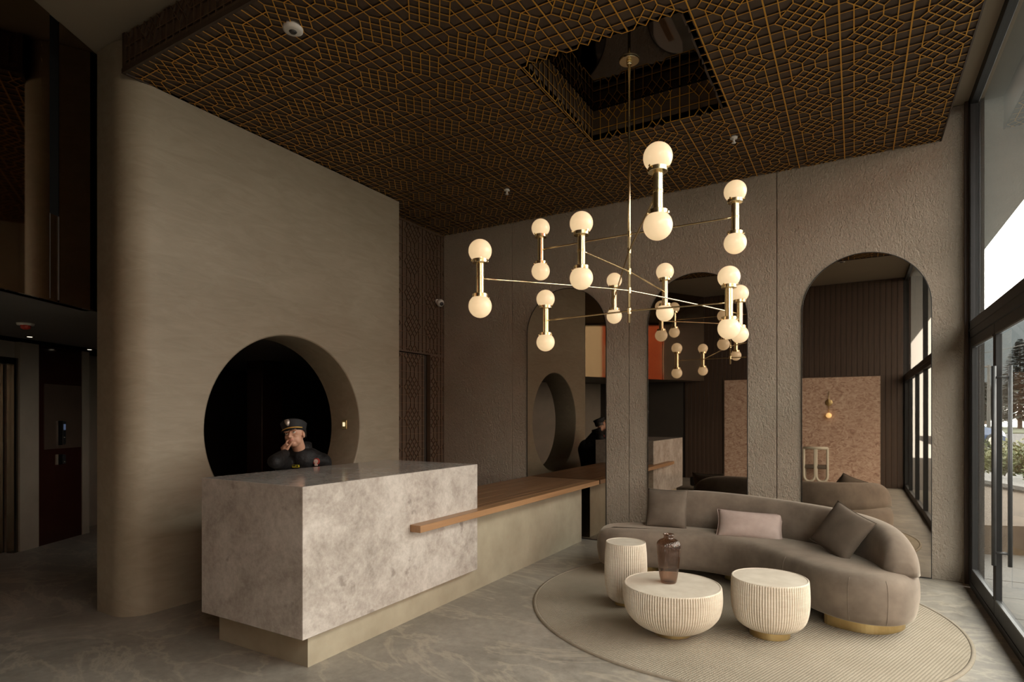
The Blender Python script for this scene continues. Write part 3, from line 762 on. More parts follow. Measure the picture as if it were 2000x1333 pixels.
gframe(front, YF, 4.0, 0, 0.1, 'sill_rail')
# concrete stub outside, canopy
bm = B(); box(bm, 0.945, 0.985, YB - 0.03, YB + 0.25, -0.05, 4.6); struct('wall_pier', bm, 'pier', 'grey rendered pier outside the glazing')
bm = B(); box(bm, 0.94, 1.94, -15.0, 13.0, 4.36, 4.7); struct('wall_canopy', bm, 'soffit_out', 'grey painted canopy above the pavement')

# ------------------------------------------------------------------ reception counter and worktop
rc = thing('reception_counter', (-3.2, 2.3, 0), 'mottled grey stone reception counter block on a microcement plinth', 'counter')
bm = B(); bevbox(bm, -3.685, -2.716, 2.277, 4.070, 0.21, 1.089, 0.003, 1); obj('stone_block', bm, 'counter', rc)
bm = B(); box(bm, -3.66, -2.80, 2.385, 4.05, 0.0, 0.21); box(bm, -2.92, -2.80, 4.05, 6.42, 0.0, 0.672); obj('plinth', bm, 'plinth', rc)
wt = thing('wooden_worktop', (-3.1, 5.3, 0.67), 'long walnut worktop running from the stone counter to the back wall', 'worktop')
ys = 6.535; xs = [-3.56, -3.37, -3.18, -2.99, -2.805, -2.72]
for a, b in zip(xs, xs[1:]):
    bm = B(); bevbox(bm, a, b - 0.0008, 4.073, ys, 0.672, 0.722, 0.0015, 1); obj('stave', bm, 'wood', wt)
bm = B(); bevbox(bm, -2.7155, -2.62, 3.21, ys, 0.672, 0.722, 0.002, 1); obj('front_rail', bm, 'wood_edge', wt)
for a in (4.6, 6.0):
    bm = B(); box(bm, -3.5, -2.92, a, a + 0.04, 0.0, 0.672); obj('support_panel', bm, 'lat_trim', wt)

# switch inside the round opening
sw = thing('light_switch', (-4.79, 4.588, 1.395), 'small lit brass light switch inside the round opening', 'switch')
ya = math.asin((1.395 - 1.375) / 0.868); yh = 3.725 + 0.868 * math.cos(ya)
bm = B(); bevbox(bm, -4.845, -4.765, yh - 0.012, yh + 0.002, 1.345, 1.445, 0.004, 1); obj('plate', bm, 'brass2', sw)
bm = B(); bevbox(bm, -4.822, -4.788, yh - 0.017, yh - 0.01, 1.375, 1.42, 0.003, 1); obj('rocker', bm, 'switch_glow', sw)

# ------------------------------------------------------------------ rug, tables, vase
RX, RY, RR = -0.86, 4.83, 1.53
rg = thing('round_rug', (RX, RY, 0), 'large round beige woven rug under the tables and sofa', 'rug')
bm = B(); lathe(bm, [(RR - 0.022, 0.0), (RR - 0.022, 0.010), (RR - 0.03, 0.012)], (RX, RY, 0), 160); obj('woven_field', bm, 'rug', rg)
bm = B(); lathe(bm, [(RR - 0.024, 0.001), (RR - 0.024, 0.013), (RR - 0.012, 0.0145), (RR, 0.010), (RR, 0.001)], (RX, RY, 0), 160, capb=False, capt=False); obj('binding', bm, 'rug_edge', rg, True)
def fluted_table(cx, cy, prof, base_r, base_h, ribs, label, z0=0.013):
    t = thing('side_table', (cx, cy, z0), label, 'table', 'ivory fluted drum tables')
    per = 6; n = ribs * per
    rc_ = [0.962, 0.992, 1.0, 1.0, 0.992, 0.962]
    def rib(i, z): return rc_[i % per]
    bm = B(); P = [(r, z) for r, z in [(c.x, c.y) for c in catmull([(p[0], p[1], 0) for p in prof], 4)]]
    lathe(bm, P, (cx, cy, z0), n, rib=rib, capt=False); body = obj('fluted_body', bm, 'trav', t, True); sharp(body, 60)
    rt, zt = prof[-1]
    bm = B(); lathe(bm, [(rt * 0.965, zt - 0.012), (rt * 0.995, zt - 0.010), (rt, zt - 0.004), (rt * 0.993, zt), (rt * 0.972, zt + 0.001), (rt * 0.965, zt - 0.002), (0.01, zt - 0.002)], (cx, cy, z0), 96, capb=False); tp = obj('top_disc', bm, 'trav', t, True); sharp(tp, 40)
    bm = B(); lathe(bm, [(base_r, 0), (base_r, base_h)], (cx, cy, z0), 64); sharp(obj('brass_base', bm, 'brass2', t, True), 40)
fluted_table(-0.497, 4.305, [(0.10, 0.042), (0.16, 0.055), (0.215, 0.095), (0.240, 0.16), (0.248, 0.24), (0.247, 0.32), (0.243, 0.375), (0.241, 0.388)], 0.128, 0.06, 92, 'medium ivory fluted drum table beside the sofa on a brass foot')
fluted_table(-1.075, 4.00, [(0.09, 0.022), (0.16, 0.032), (0.245, 0.075), (0.305, 0.14), (0.325, 0.21), (0.328, 0.27), (0.324, 0.32), (0.321, 0.335)], 0.125, 0.03, 118, 'wide low ivory fluted bowl table carrying the smoked vase')
fluted_table(-1.557, 4.435, [(0.085, 0.022), (0.115, 0.035), (0.145, 0.075), (0.160, 0.15), (0.166, 0.26), (0.164, 0.37), (0.158, 0.45), (0.153, 0.488)], 0.088, 0.03, 62, 'tall slim ivory fluted side table behind the vase table')
VZ = 0.013 + 0.335
vs = thing('glass_vase', (-1.105, 4.02, VZ), 'ribbed smoky brown glass vase on the low table', 'vase')
vp = [(0.048, 0.0), (0.054, 0.006), (0.060, 0.04), (0.070, 0.11), (0.078, 0.19), (0.081, 0.245), (0.077, 0.272), (0.060, 0.292), (0.038, 0.302), (0.033, 0.312), (0.034, 0.326), (0.036, 0.332)]
vpp = [(c.x, c.y) for c in catmull([(a, b, 0) for a, b in vp], 3)]
bm = B(); lathe(bm, vpp, (-1.105, 4.02, VZ), 144, capt=False, rib=lambda i, z: 1.0 - (0.045 if (0.03 < z < 0.29 and i % 4 in (0, 1)) else 0.0))
lathe(bm, [(r - 0.004, max(z, 0.012)) for r, z in vpp], (-1.105, 4.02, VZ), 96, capt=False); obj('vessel', bm, 'vase', vs, True)
bm = B(); lathe(bm, [(0.0375, 0.326), (0.0375, 0.333), (0.0315, 0.333), (0.0315, 0.326)], (-1.105, 4.02, VZ), 48, capb=False, capt=False); obj('lip_ring', bm, 'vase', vs, True)

# ------------------------------------------------------------------ sofa
so = thing('curved_sofa', (-0.8, 5.4, 0.013), 'long kidney shaped taupe velvet sofa on brass plinths', 'sofa')
outline = [(-2.125, 5.33), (-2.06, 5.15), (-1.85, 5.135), (-1.55, 5.24), (-1.22, 5.32), (-0.92, 5.275), (-0.64, 5.10), (-0.42, 4.88), (-0.25, 4.67), (-0.08, 4.545), (0.10, 4.515), (0.26, 4.585), (0.355, 4.75),
           (0.38, 5.0), (0.31, 5.28), (0.13, 5.53), (-0.16, 5.72), (-0.52, 5.83), (-0.95, 5.90), (-1.4, 5.88), (-1.78, 5.80), (-2.03, 5.62), (-2.13, 5.47)]
OL = catmull([(p[0], p[1], 0) for p in outline], 8, True)
def offset_ring(P, d):
    n = len(P); out = []
    for i in range(n):
        t = (P[(i + 1) % n] - P[i - 1]).normalized(); nm = Vector((-t.y, t.x, 0))
        out.append(P[i] + nm * d)
    return out
area = sum(OL[i - 1].x * OL[i].y - OL[i].x * OL[i - 1].y for i in range(len(OL)))
sg = 1 if area > 0 else -1
bm = B(); rings = []
for z, d in ((0.100, 0.10), (0.092, 0.035), (0.106, 0.012), (0.15, 0.0), (0.24, -0.012), (0.32, -0.010), (0.365, 0.0), (0.395, 0.018), (0.413, 0.05), (0.421, 0.10), (0.424, 0.16)):
    rings.append([bm.verts.new((p.x, p.y, z + 0.013)) for p in offset_ring(OL, d * sg)])
for a, b in zip(rings, rings[1:]):
    for i in range(len(a)): bm.faces.new((a[i], a[(i + 1) % len(a)], b[(i + 1) % len(a)], b[i]))
bm.faces.new(rings[0][::-1]); bm.faces.new(rings[-1])
seat = obj('seat', bm, 'velvet', so, True)
path = catmull([(-1.66, 5.73, 0.62), (-1.60, 5.745, 0.70), (-1.37, 5.765, 0.755), (-0.95, 5.755, 0.752), (-0.53, 5.665, 0.735), (-0.19, 5.51, 0.722), (0.06, 5.28, 0.710), (0.195, 5.04, 0.69), (0.255, 4.87, 0.645), (0.278, 4.765, 0.575), (0.285, 4.715, 0.49)], 6)
bm = B(); rings = []; K = 20
for i, p in enumerate(path):
    d = (path[min(i + 1, len(path) - 1)] - path[max(i - 1, 0)]); d.z = 0; d.normalize(); nrm = Vector((-d.y, d.x, 0))
    h = p.z - 0.40; s = i / (len(path) - 1)
    w = 0.112 * min(1.0, (max(1 - s, 0.0) / 0.16 + 0.25) ** 0.5, (s / 0.06 + 0.3) ** 0.5)
    ring = []
    for k in range(K + 1):
        a = PI * k / K; ca, sa = math.cos(a), math.sin(a)
        cx = math.copysign(abs(ca) ** 0.62, ca); sz = abs(sa) ** 0.62
        ring.append(bm.verts.new((p.x - nrm.x * w * cx * (1 - 0.10 * sz), p.y - nrm.y * w * cx * (1 - 0.10 * sz) + 0.0, 0.40 + h * sz + 0.013)))
    rings.append(ring)
for a, b in zip(rings, rings[1:]):
    for k in range(K): bm.faces.new((a[k], a[k + 1], b[k + 1], b[k]))
    bm.faces.new((a[K], a[0], b[0], b[K]))
bm.faces.new(rings[0]); bm.faces.new(rings[-1][::-1])
obj('backrest', bm, 'velvet', so, True)
for i in (54, 74, 84):                       # upholstery seams on the front of the seat
    p = OL[i]; t = (OL[(i + 1) % len(OL)] - OL[i - 1]).normalized(); nm = Vector((-t.y, t.x, 0)) * sg
    bm = B(); tube(bm, [(p.x - nm.x * q, p.y - nm.y * q, z + 0.013) for z, q in ((0.107, -0.010), (0.15, 0.001), (0.24, 0.0125), (0.32, 0.0105), (0.365, 0.0005), (0.395, -0.018))], 0.0022, 6); obj('seam', bm, 'velvet', so, True)
def base(pts, h=0.094):
    bm = B(); prism(bm, [(p.x, p.y) for p in catmull([(a, b, 0) for a, b in pts], 6, True)], 0.013, 0.013 + h); obj('brass_plinth', bm, 'brass2', so)
base([(-0.19, 4.76), (-0.06, 4.66), (0.09, 4.645), (0.22, 4.73), (0.305, 4.90), (0.28, 5.1), (0.12, 5.15), (-0.06, 5.02)])
base([(-1.02, 5.60), (-0.95, 5.52), (-0.72, 5.45), (-0.62, 5.52), (-0.68, 5.68), (-0.90, 5.75)])
base([(-1.98, 5.42), (-1.90, 5.26), (-1.70, 5.28), (-1.58, 5.45), (-1.66, 5.66), (-1.88, 5.64)])

def cushion(c, size, rot, mat, label, thick=0.13, cat='cushion'):
    """rot: Matrix 3x3, columns = width axis, height axis, normal"""
    t = thing('cushion', c, label, cat, 'sofa cushions')
    n = 18; bm = B(); grid = {}
    w, h = size
    for side in (1, -1):
        for i in range(n + 1):
            for j in range(n + 1):
                u, v = -1 + 2 * i / n, -1 + 2 * j / n
                edge = i in (0, n) or j in (0, n)
                if edge and side == -1: grid[(-1, i, j)] = grid[(1, i, j)]; continue
                pin = 1 - 0.07 * (1 - v * v) * abs(u) ** 3 if True else 1
                pu = u * (1 - 0.06 * (1 - v * v) * abs(u)); pv = v * (1 - 0.06 * (1 - u * u) * abs(v))
                d = ((1 - abs(u) ** 2.6) * (1 - abs(v) ** 2.6)) ** 0.55
                q = Vector((pu * w / 2, pv * h / 2, side * thick / 2 * d))
                q.z += 0.006 * mnoise.noise(Vector((u * 2.3 + w * 9, v * 2.3, side * 3.1)))*d
                grid[(side, i, j)] = bm.verts.new(Vector(c) + rot @ q)
    for side in (1, -1):
        for i in range(n):
            for j in range(n):
                f = [grid[(side, i, j)], grid[(side, i + 1, j)], grid[(side, i + 1, j + 1)], grid[(side, i, j + 1)]]
                bm.faces.new(f if side == 1 else f[::-1])
    obj('cover', bm, mat, t, True)
    bm = B()
    pts = []
    for k in range(4 * n):
        s, r = divmod(k, n); i, j = ((r, 0), (n, r), (n - r, n), (0, n - r))[s]
        u, v = -1 + 2 * i / n, -1 + 2 * j / n
        pts.append(Vector(c) + rot @ Vector((u * (1 - 0.06 * (1 - v * v) * abs(u)) * w / 2, v * (1 - 0.06 * (1 - u * u) * abs(v)) * h / 2, 0)))
    pts.append(pts[0]); tube(bm, pts, 0.003, 6, cap=False); obj('piping', bm, mat, t, True)
def basis(nrm, up=(0, 0, 1), roll=0.0):
    n = Vector(nrm).normalized(); u = Vector(up); u = (u - n * u.dot(n)).normalized(); r = u.cross(n)
    m = Matrix((r, u, n)).transposed(); return m @ Matrix.Rotation(roll, 3, 'Z')
cushion((-1.555, 5.585, 0.602), (0.385, 0.385), basis((0.10, -0.92, 0.36)), 'cush', 'square dark brown cushion at the left end of the sofa backrest')
cushion((-0.80, 5.50, 0.525), (0.545, 0.255), basis((0.12, -0.88, 0.45), roll=-0.03), 'pink', 'small oblong dusty pink cushion in the middle of the sofa', 0.12)
cushion((-0.085, 5.13, 0.608), (0.375, 0.375), basis((-0.50, -0.70, 0.42), roll=-0.36), 'cush2', 'tilted square dark brown cushion at the right end of the sofa', 0.14)

# ------------------------------------------------------------------ chandelier
P0 = Vector((-1.516, 4.399, 0))
ch = thing('chandelier', (P0.x, P0.y, 2.218), 'brass chandelier of crossed arms with pairs of opal globes', 'chandelier')
bm = B(); tube(bm, [(P0.x, P0.y, 2.218), (P0.x, P0.y, ZT - 0.012)], 0.011, 16); obj('stem_rod', bm, 'brass', ch, True)
bm = B(); lathe(bm, [(0.075, -0.012), (0.078, -0.008), (0.078, 0)], (P0.x, P0.y, ZT - 0.012), 48); sharp(obj('ceiling_plate', bm, 'brass', ch, True), 40)
bm = B(); lathe(bm, [(0.02, -0.035), (0.022, -0.012)], (P0.x, P0.y, ZT - 0.012), 24); obj('collar', bm, 'brass', ch, True)
lamp_cache = {}
def lamp_parts():
    if lamp_cache: return lamp_cache
    def me(bm, nm, mat, ang=None):
        bmesh.ops.recalc_face_normals(bm, faces=bm.faces)
        m = bpy.data.meshes.new(nm); bm.to_mesh(m); bm.free(); m.materials.append(MT[mat])
        for p in m.polygons: p.use_smooth = True
        if ang: m.set_sharp_from_angle(angle=math.radians(ang))
        return m
    bm = B(); sphere(bm, (0, 0, 0), 0.0775, 36, 20); lamp_cache['globe'] = me(bm, 'globe', 'globe')
    bm = B(); lathe(bm, [(0.0265, -0.125), (0.0265, -0.008), (0.0285, -0.007), (0.0285, -0.002), (0.0245, -0.001), (0.0245, 0.001), (0.0285, 0.002), (0.0285, 0.007), (0.0265, 0.008), (0.0265, 0.125)], (0, 0, 0), 32)
    lamp_cache['stem'] = me(bm, 'lamp_stem', 'brass', 40)
    bm = B(); lathe(bm, [(0.022, -0.012), (0.050, -0.010), (0.052, -0.008), (0.052, 0.024), (0.048, 0.024), (0.047, -0.004)], (0, 0, 0), 40, capt=False)
    for k in range(3):
        a = 2 * PI * k / 3 + 0.5; d = Vector((math.cos(a), math.sin(a), 0))
        tube(bm, [d * 0.050 + Vector((0, 0, 0.012)), d * 0.060 + Vector((0, 0, 0.012))], 0.003, 8); tube(bm, [d * 0.060 + Vector((0, 0, 0.012)), d * 0.065 + Vector((0, 0, 0.012))], 0.006, 10)
    lamp_cache['holder'] = me(bm, 'globe_holder', 'brass', 40)
    return lamp_cache
def lamp(pos, parent, turn):
    L = lamp_parts(); off = wl(parent)
    s = bpy.data.objects.new('lamp_stem', L['stem']); C.objects.link(s); s.parent = parent; s.location = pos - off; s.rotation_euler = (0, 0, turn)
    for sg_ in (1, -1):
        h = bpy.data.objects.new('globe_holder', L['holder']); C.objects.link(h); h.parent = s
        h.location = (0, 0, sg_ * 0.112); h.rotation_euler = (0 if sg_ > 0 else PI, 0, 0.7 * sg_)
        g = bpy.data.objects.new('globe', L['globe']); C.objects.link(g); g.parent = s; g.location = (0, 0, sg_ * 0.183)
for zr, az, Ls, sag in ((2.909, 179, 0.785, 0.004), (2.781, -65, 1.44, 0.085), (2.618, -94, 0.80, 0.022), (2.47, -118.5, 1.315, 0.065), (2.31, 178, 0.745, 0.01)):
    dv = Vector((math.cos(math.radians(az)), math.sin(math.radians(az)), 0))
    bm = B()
    pts = [P0 + dv * (Ls * s) + Vector((0, 0, zr - sag * abs(s) ** 1.2)) for s in [i / 10 for i in range(-10, 11)]]
    tube(bm, pts, 0.0062, 10); obj('arm', bm, 'brass', ch, True)
    bm = B(); lathe(bm, [(0.0145, -0.022), (0.0145, 0.022)], (P0.x, P0.y, zr), 20); sharp(obj('arm_sleeve', bm, 'brass', ch, True), 40)
    for s in (1, -1): lamp(P0 + dv * (Ls * s) + Vector((0, 0, zr - sag)), ch, math.radians(az))

# ------------------------------------------------------------------ small ceiling and wall devices
sd = thing('smoke_detector', (-3.12, 2.539, ZC), 'round white smoke detector on the lattice ceiling near its front edge', 'detector')
bm = B(); lathe(bm, [(0.045, -0.022), (0.062, -0.014), (0.064, 0.016)], (-3.12, 2.539, ZC), 32); obj('housing', bm, 'plastic', sd, True)
bm = B(); lathe(bm, [(0.018, -0.03), (0.026, -0.021)], (-3.12, 2.539, ZC), 24); obj('sensor', bm, 'handle', sd, True)
for x, y, lab in ((-3.325, 5.568, 'small white sprinkler head on the ceiling left of the chandelier'), (-0.937, 5.546, 'small white sprinkler head on the ceiling right of the chandelier')):
    t = thing('sprinkler', (x, y, ZC), lab, 'sprinkler', 'ceiling sprinklers')
    bm = B(); lathe(bm, [(0.032, -0.006), (0.036, 0.016)], (x, y, ZC), 28); obj('escutcheon', bm, 'plastic', t, True)
    bm = B(); lathe(bm, [(0.010, -0.04), (0.011, -0.006)], (x, y, ZC), 16); lathe(bm, [(0.018, -0.046), (0.018, -0.04)], (x, y, ZC), 20); obj('deflector', bm, 'plastic', t, True)
cm = thing('security_camera', (XN + 0.012, 6.386, 3.026), 'white dome security camera high on the dark lattice screen', 'camera')
bm = B(); lathe(bm, [(0.035, 0), (0.035, 0.02)], (XN + 0.012, 6.386, 3.05), 24, (1, 0, 0)); obj('mount', bm, 'plastic', cm, True)
bm = B(); sphere(bm, (XN + 0.075, 6.386, 3.026), 0.052); obj('ball', bm, 'plastic', cm, True)
dv = Vector((0.75, -0.4, -0.35)).normalized()
bm = B(); lathe(bm, [(0.026, 0.040), (0.026, 0.056), (0.02, 0.058)], (XN + 0.075, 6.386, 3.026), 20, dv); obj('lens', bm, 'dark', cm, True)
for x, y in ((-0.2, 0.9),):
    t = thing('ceiling_vent', (x, y, ZT), 'small dark round vent in the white ceiling, seen in the right mirror', 'vent')
    bm = B(); lathe(bm, [(0.05, -0.008), (0.055, 0.005)], (x, y, ZT), 28); obj('ring', bm, 'plastic', t, True)
    bm = B(); lathe(bm, [(0.035, -0.011), (0.036, -0.007)], (x, y, ZT), 24); obj('grille', bm, 'dark', t, True)

# ------------------------------------------------------------------ the guard behind the counter
def PT(px, py, dep):
    u, v = (px - 1000) / 1143.0, (811 - py) / 1143.0
    return FW * dep + RT * (u * dep) + Vector((0, 0, 1.5 + v * dep))
def limb(bm, pts, rads, n=16):
    P = catmull(pts, 5); Rr = [c.x for c in catmull([(r, 0, 0) for r in rads], 5)]
    tube(bm, P, Rr, n)
    sphere(bm, P[0], Rr[0], 16, 10); sphere(bm, P[-1], Rr[-1], 16, 10)
def remeshed(name, bm, voxel, mat, parent, smooth_it=4):
    me = bpy.data.meshes.new('tmp'); bmesh.ops.recalc_face_normals(bm, faces=bm.faces); bm.to_mesh(me); bm.free()
    o = bpy.data.objects.new('tmp', me); C.objects.link(o)
    r = o.modifiers.new('r', 'REMESH'); r.mode = 'VOXEL'; r.voxel_size = voxel
    s = o.modifiers.new('s', 'SMOOTH'); s.iterations = smooth_it; s.factor = 0.5
    dg = bpy.context.evaluated_depsgraph_get(); m2 = bpy.data.meshes.new_from_object(o.evaluated_get(dg))
    C.objects.unlink(o); bpy.data.objects.remove(o)
    m2.transform(Matrix.Translation(-wl(parent)))
    m2.name = name
    for p in m2.polygons: p.use_smooth = True
    m2.materials.clear()
    return link(name, m2, mat, parent)
HC = PT(575, 850, 4.76)                                   # centre of the head at eye level
fc = Vector((0.777, -0.63, 0)).normalized()
f = (fc * math.cos(math.radians(24)) - RT * math.sin(math.radians(24)) + Vector((0, 0, 0.20))).normalized()
u = (Vector((0, 0, 1)) - RT * math.tan(math.radians(13))); u = (u - f * u.dot(f)).normalized()
l = u.cross(f).normalized()
HR = Matrix((l, f, u)).transposed()                       # local x = person's left, y = forward, z = up
def HL(x, y, z): return HC + HR @ Vector((x, y, z))
person = thing('person', (HC.x - 0.12, HC.y + 0.05, 0), 'person in black jacket and peaked cap leaning on the counter, cheek in hand', 'person')
S = 0.97
neck = PT(590, 889, 4.86); shL = PT(627, 905, 4.92); shR = PT(556, 908, 4.84); chest = PT(592, 935, 4.97)
hip = Vector((chest.x - 0.07, chest.y + 0.03, 0.86))
elR = PT(536, 902, 4.27); elR.z = max(elR.z, 1.145); wrR = PT(558, 886, 4.585); elL = PT(646, 955, 4.78); wrL = PT(606, 950, 4.56)
def head_shapes(bm):
    sphere(bm, HL(0, -0.018, 0.028), Vector((0.074, 0.094, 0.088)) * S, 24, 16, HR)     # cranium
    sphere(bm, HL(0, 0.018, -0.030), Vector((0.063, 0.066, 0.078)) * S, 24, 16, HR)     # face
    sphere(bm, HL(0, 0.038, -0.083), Vector((0.034, 0.036, 0.026)) * S, 18, 12, HR)     # chin
    for s in (-1, 1):
        sphere(bm, HL(s * 0.033, 0.026, -0.056), Vector((0.026, 0.040, 0.036)) * S, 16, 10, HR)  # jaw / cheek
        sphere(bm, HL(s * 0.034, 0.062, -0.026), Vector((0.022, 0.018, 0.018)) * S, 16, 10, HR)  # cheekbone
        sphere(bm, HL(s * 0.030, 0.070, 0.020), Vector((0.026, 0.014, 0.009)) * S, 16, 10, HR)   # brow
        sphere(bm, HL(s * 0.075, -0.006, -0.012), Vector((0.009, 0.019, 0.031)) * S, 14, 10, HR) # ear
        sphere(bm, HL(s * 0.011, 0.086, -0.036), Vector((0.009, 0.009, 0.008)) * S, 12, 8, HR)   # nostril wing
    limb(bm, [HL(0, 0.074, 0.008), HL(0, 0.085, -0.014), HL(0, 0.099, -0.034)], [0.008, 0.010, 0.012], 12)
    sphere(bm, HL(0, 0.076, -0.060), Vector((0.022, 0.012, 0.011)) * S, 16, 10, HR)     # mouth mound
bm = B(); head_shapes(bm)
limb(bm, [HL(0, -0.02, -0.05), neck * 0.5 + HL(0, -0.02, -0.06) * 0.5, neck], [0.054, 0.052, 0.058])
limb(bm, [neck, chest, hip], [0.085, 0.125, 0.13]); limb(bm, [shR, chest * 0.6 + shR * 0.4], [0.065, 0.09]); limb(bm, [shL, chest * 0.6 + shL * 0.4], [0.065, 0.09]); limb(bm, [shR, neck, shL], [0.058, 0.066, 0.058])
limb(bm, [shR, shR * 0.45 + elR * 0.55 + Vector((0, 0, -0.01)), elR], [0.052, 0.046, 0.038]); limb(bm, [elR, wrR], [0.038, 0.025])
limb(bm, [shL, shL * 0.4 + elL * 0.6, elL], [0.052, 0.045, 0.036]); limb(bm, [elL, wrL], [0.036, 0.026])
for s in (-1, 1):
    hp_ = hip + RT * (s * 0.09); kn = Vector((hp_.x + 0.04, hp_.y - 0.02, 0.47)) + RT * (s * 0.02); an = Vector((hp_.x - 0.02, hp_.y, 0.09)) + RT * (s * 0.03)
    limb(bm, [hp_, kn, an], [0.09, 0.056, 0.04]); limb(bm, [an + Vector((0, 0, -0.05)), an + fc * 0.16 + Vector((0, 0, -0.062))], [0.038, 0.026])
# right hand: palm against the jaw, five separate fingers
ax = (PT(552, 862, 4.655) - wrR).normalized()             # along the hand, up the cheek
nout = -FW - RT * 0.25; nout = (nout - ax * nout.dot(ax)).normalized()   # back of the hand faces the room
sd_ = ax.cross(nout)                                       # across the palm
if sd_.dot(RT) < 0: sd_ = -sd_                             # thumb side towards the chin
pc = wrR + ax * 0.045
hm = Matrix((sd_, nout, ax)).transposed()
sphere(bm, pc, Vector((0.036, 0.014, 0.045)), 18, 12, hm); limb(bm, [wrR, pc], [0.024, 0.022])
for k, (off, ln, curl) in enumerate(((0.026, 0.068, 0.35), (0.009, 0.066, 0.75), (-0.009, 0.062, 0.85), (-0.026, 0.052, 0.95))):
    b0 = pc + ax * 0.030 + sd_ * off; a1 = (ax * math.cos(curl) - nout * math.sin(curl) + sd_ * off * 2).normalized(); a2 = (ax * math.cos(curl * 2.1) - nout * math.sin(curl * 2.1)).normalized()
    limb(bm, [b0, b0 + a1 * ln * 0.45, b0 + a1 * ln * 0.45 + a2 * ln * 0.55], [0.0088, 0.0082, 0.0070], 10)
tb = pc - ax * 0.018 + sd_ * 0.028
limb(bm, [tb, tb + (sd_ * 0.85 + ax * 0.45).normalized() * 0.034, tb + (sd_ * 0.85 + ax * 0.45).normalized() * 0.034 + (sd_ * 0.7 + ax * 0.2).normalized() * 0.028], [0.0115, 0.010, 0.008], 10)
# left hand, resting
axl = (wrL - elL).normalized(); pl_ = wrL + axl * 0.05; sl = axl.cross(Vector((0, 0, 1))).normalized()
sphere(bm, pl_, Vector((0.036, 0.045, 0.014)), 16, 10, Matrix((sl, axl, sl.cross(axl))).transposed())
for k in range(4):
    b0 = pl_ + axl * 0.035 + sl * (0.027 - 0.018 * k); limb(bm, [b0, b0 + axl * 0.03, b0 + axl * (0.058 - 0.004 * abs(k - 1)) + Vector((0, 0, -0.012))], [0.0088, 0.008, 0.007], 10)
limb(bm, [pl_ + sl * 0.028, pl_ + sl * 0.055 + axl * 0.02], [0.011, 0.008], 10)
remeshed('body', bm, 0.0048, 'skin', person, 5)
# jacket, trousers, shoes
bm = B()
limb(bm, [neck + Vector((0, 0, -0.03)), chest, hip + Vector((0, 0, 0.02))], [0.115, 0.155, 0.165]); limb(bm, [shR, chest * 0.6 + shR * 0.4], [0.088, 0.12]); limb(bm, [shL, chest * 0.6 + shL * 0.4], [0.088, 0.12]); limb(bm, [shR, neck + Vector((0, 0, -0.01)), shL], [0.080, 0.088, 0.080])
limb(bm, [shR, shR * 0.45 + elR * 0.55, elR], [0.074, 0.062, 0.050]); limb(bm, [elR, wrR * 0.5 + elR * 0.5, wrR * 0.92 + elR * 0.08], [0.050, 0.047, 0.038])
limb(bm, [shL, shL * 0.4 + elL * 0.6, elL], [0.078, 0.070, 0.058]); limb(bm, [elL, wrL], [0.058, 0.042])
jacket = remeshed('jacket', bm, 0.009, 'jacket', person, 5)
bm = B()                                                   # stand collar, open at the front
for k in range(25):
    a = -PI / 2 + 0.35 + (2 * PI - 0.7) * k / 24
    d = l * math.cos(a) * 0.074 + f * (-math.sin(a)) * -0.074
    d = l * (math.cos(a) * 0.076) + f * (math.sin(a) * 0.076) * -1
    base_ = neck + d * 1.08 + Vector((0, 0, -0.015)); top_ = neck + d * 1.02 + u * 0.075 + Vector((0, 0, 0.015))
    q = [bm.verts.new(base_), bm.verts.new(top_), bm.verts.new(top_ + d * 0.09), bm.verts.new(base_ + d * 0.09)]
    if k:
        for i in range(4): bm.faces.new((prev[i], prev[(i + 1) % 4], q[(i + 1) % 4], q[i]))
    prev = q
obj('collar', bm, 'jacket', jacket, True)
bm = B()
limb(bm, [hip + Vector((0, 0, 0.06)), hip + Vector((0, 0, -0.05))], [0.15, 0.145])
for s in (-1, 1):
    hp_ = hip + RT * (s * 0.09); kn = Vector((hp_.x + 0.04, hp_.y - 0.02, 0.47)) + RT * (s * 0.02); an = Vector((hp_.x - 0.02, hp_.y, 0.09)) + RT * (s * 0.03)
    limb(bm, [hp_, kn, an + Vector((0, 0, 0.02))], [0.11, 0.08, 0.07])
remeshed('trousers', bm, 0.012, 'trouser', person, 3)
for s in (-1, 1):
    an = Vector((hip.x - 0.02, hip.y, 0.09)) + RT * (s * 0.12)
    bm = B(); limb(bm, [an + Vector((0, 0, -0.045)) - fc * 0.04, an + fc * 0.10 + Vector((0, 0, -0.045)), an + fc * 0.19 + Vector((0, 0, -0.05))], [0.045, 0.044, 0.036])
    for v in bm.verts: v.co.z = max(v.co.z, 0.0)
    obj('shoe', bm, 'visor', person, True)
# face details
for s in (-1, 1):
    bm = B(); sphere(bm, HL(s * 0.030, 0.071, 0.000), Vector((0.0125, 0.008, 0.0075)), 16, 10, HR); e = obj('eye', bm, 'eye', person, True)
    bm = B(); sphere(bm, HL(s * 0.030 + 0.004, 0.0775, 0.0025), 0.0048, 12, 8); obj('iris', bm, 'iris', e, True)
    bm = B(); limb(bm, [HL(s * 0.014, 0.084, 0.019), HL(s * 0.030, 0.084, 0.0235), HL(s * 0.047, 0.072, 0.018)], [0.0028, 0.0034, 0.002], 8); obj('eyebrow', bm, 'hair', person, True)
bm = B(); limb(bm, [HL(-0.022, 0.076, -0.058), HL(0, 0.0885, -0.064), HL(0.022, 0.076, -0.056)], [0.0022, 0.0052, 0.0022], 8); obj('lips', bm, 'lip', person, True)
bm = B()
lathe(bm, [(0.0785, -0.035), (0.0815, -0.01), (0.083, 0.03)], (0, 0, 0), 40, capb=False, capt=False)
bmesh.ops.delete(bm, geom=[v for v in bm.verts if v.co.y > 0.022], context='VERTS')
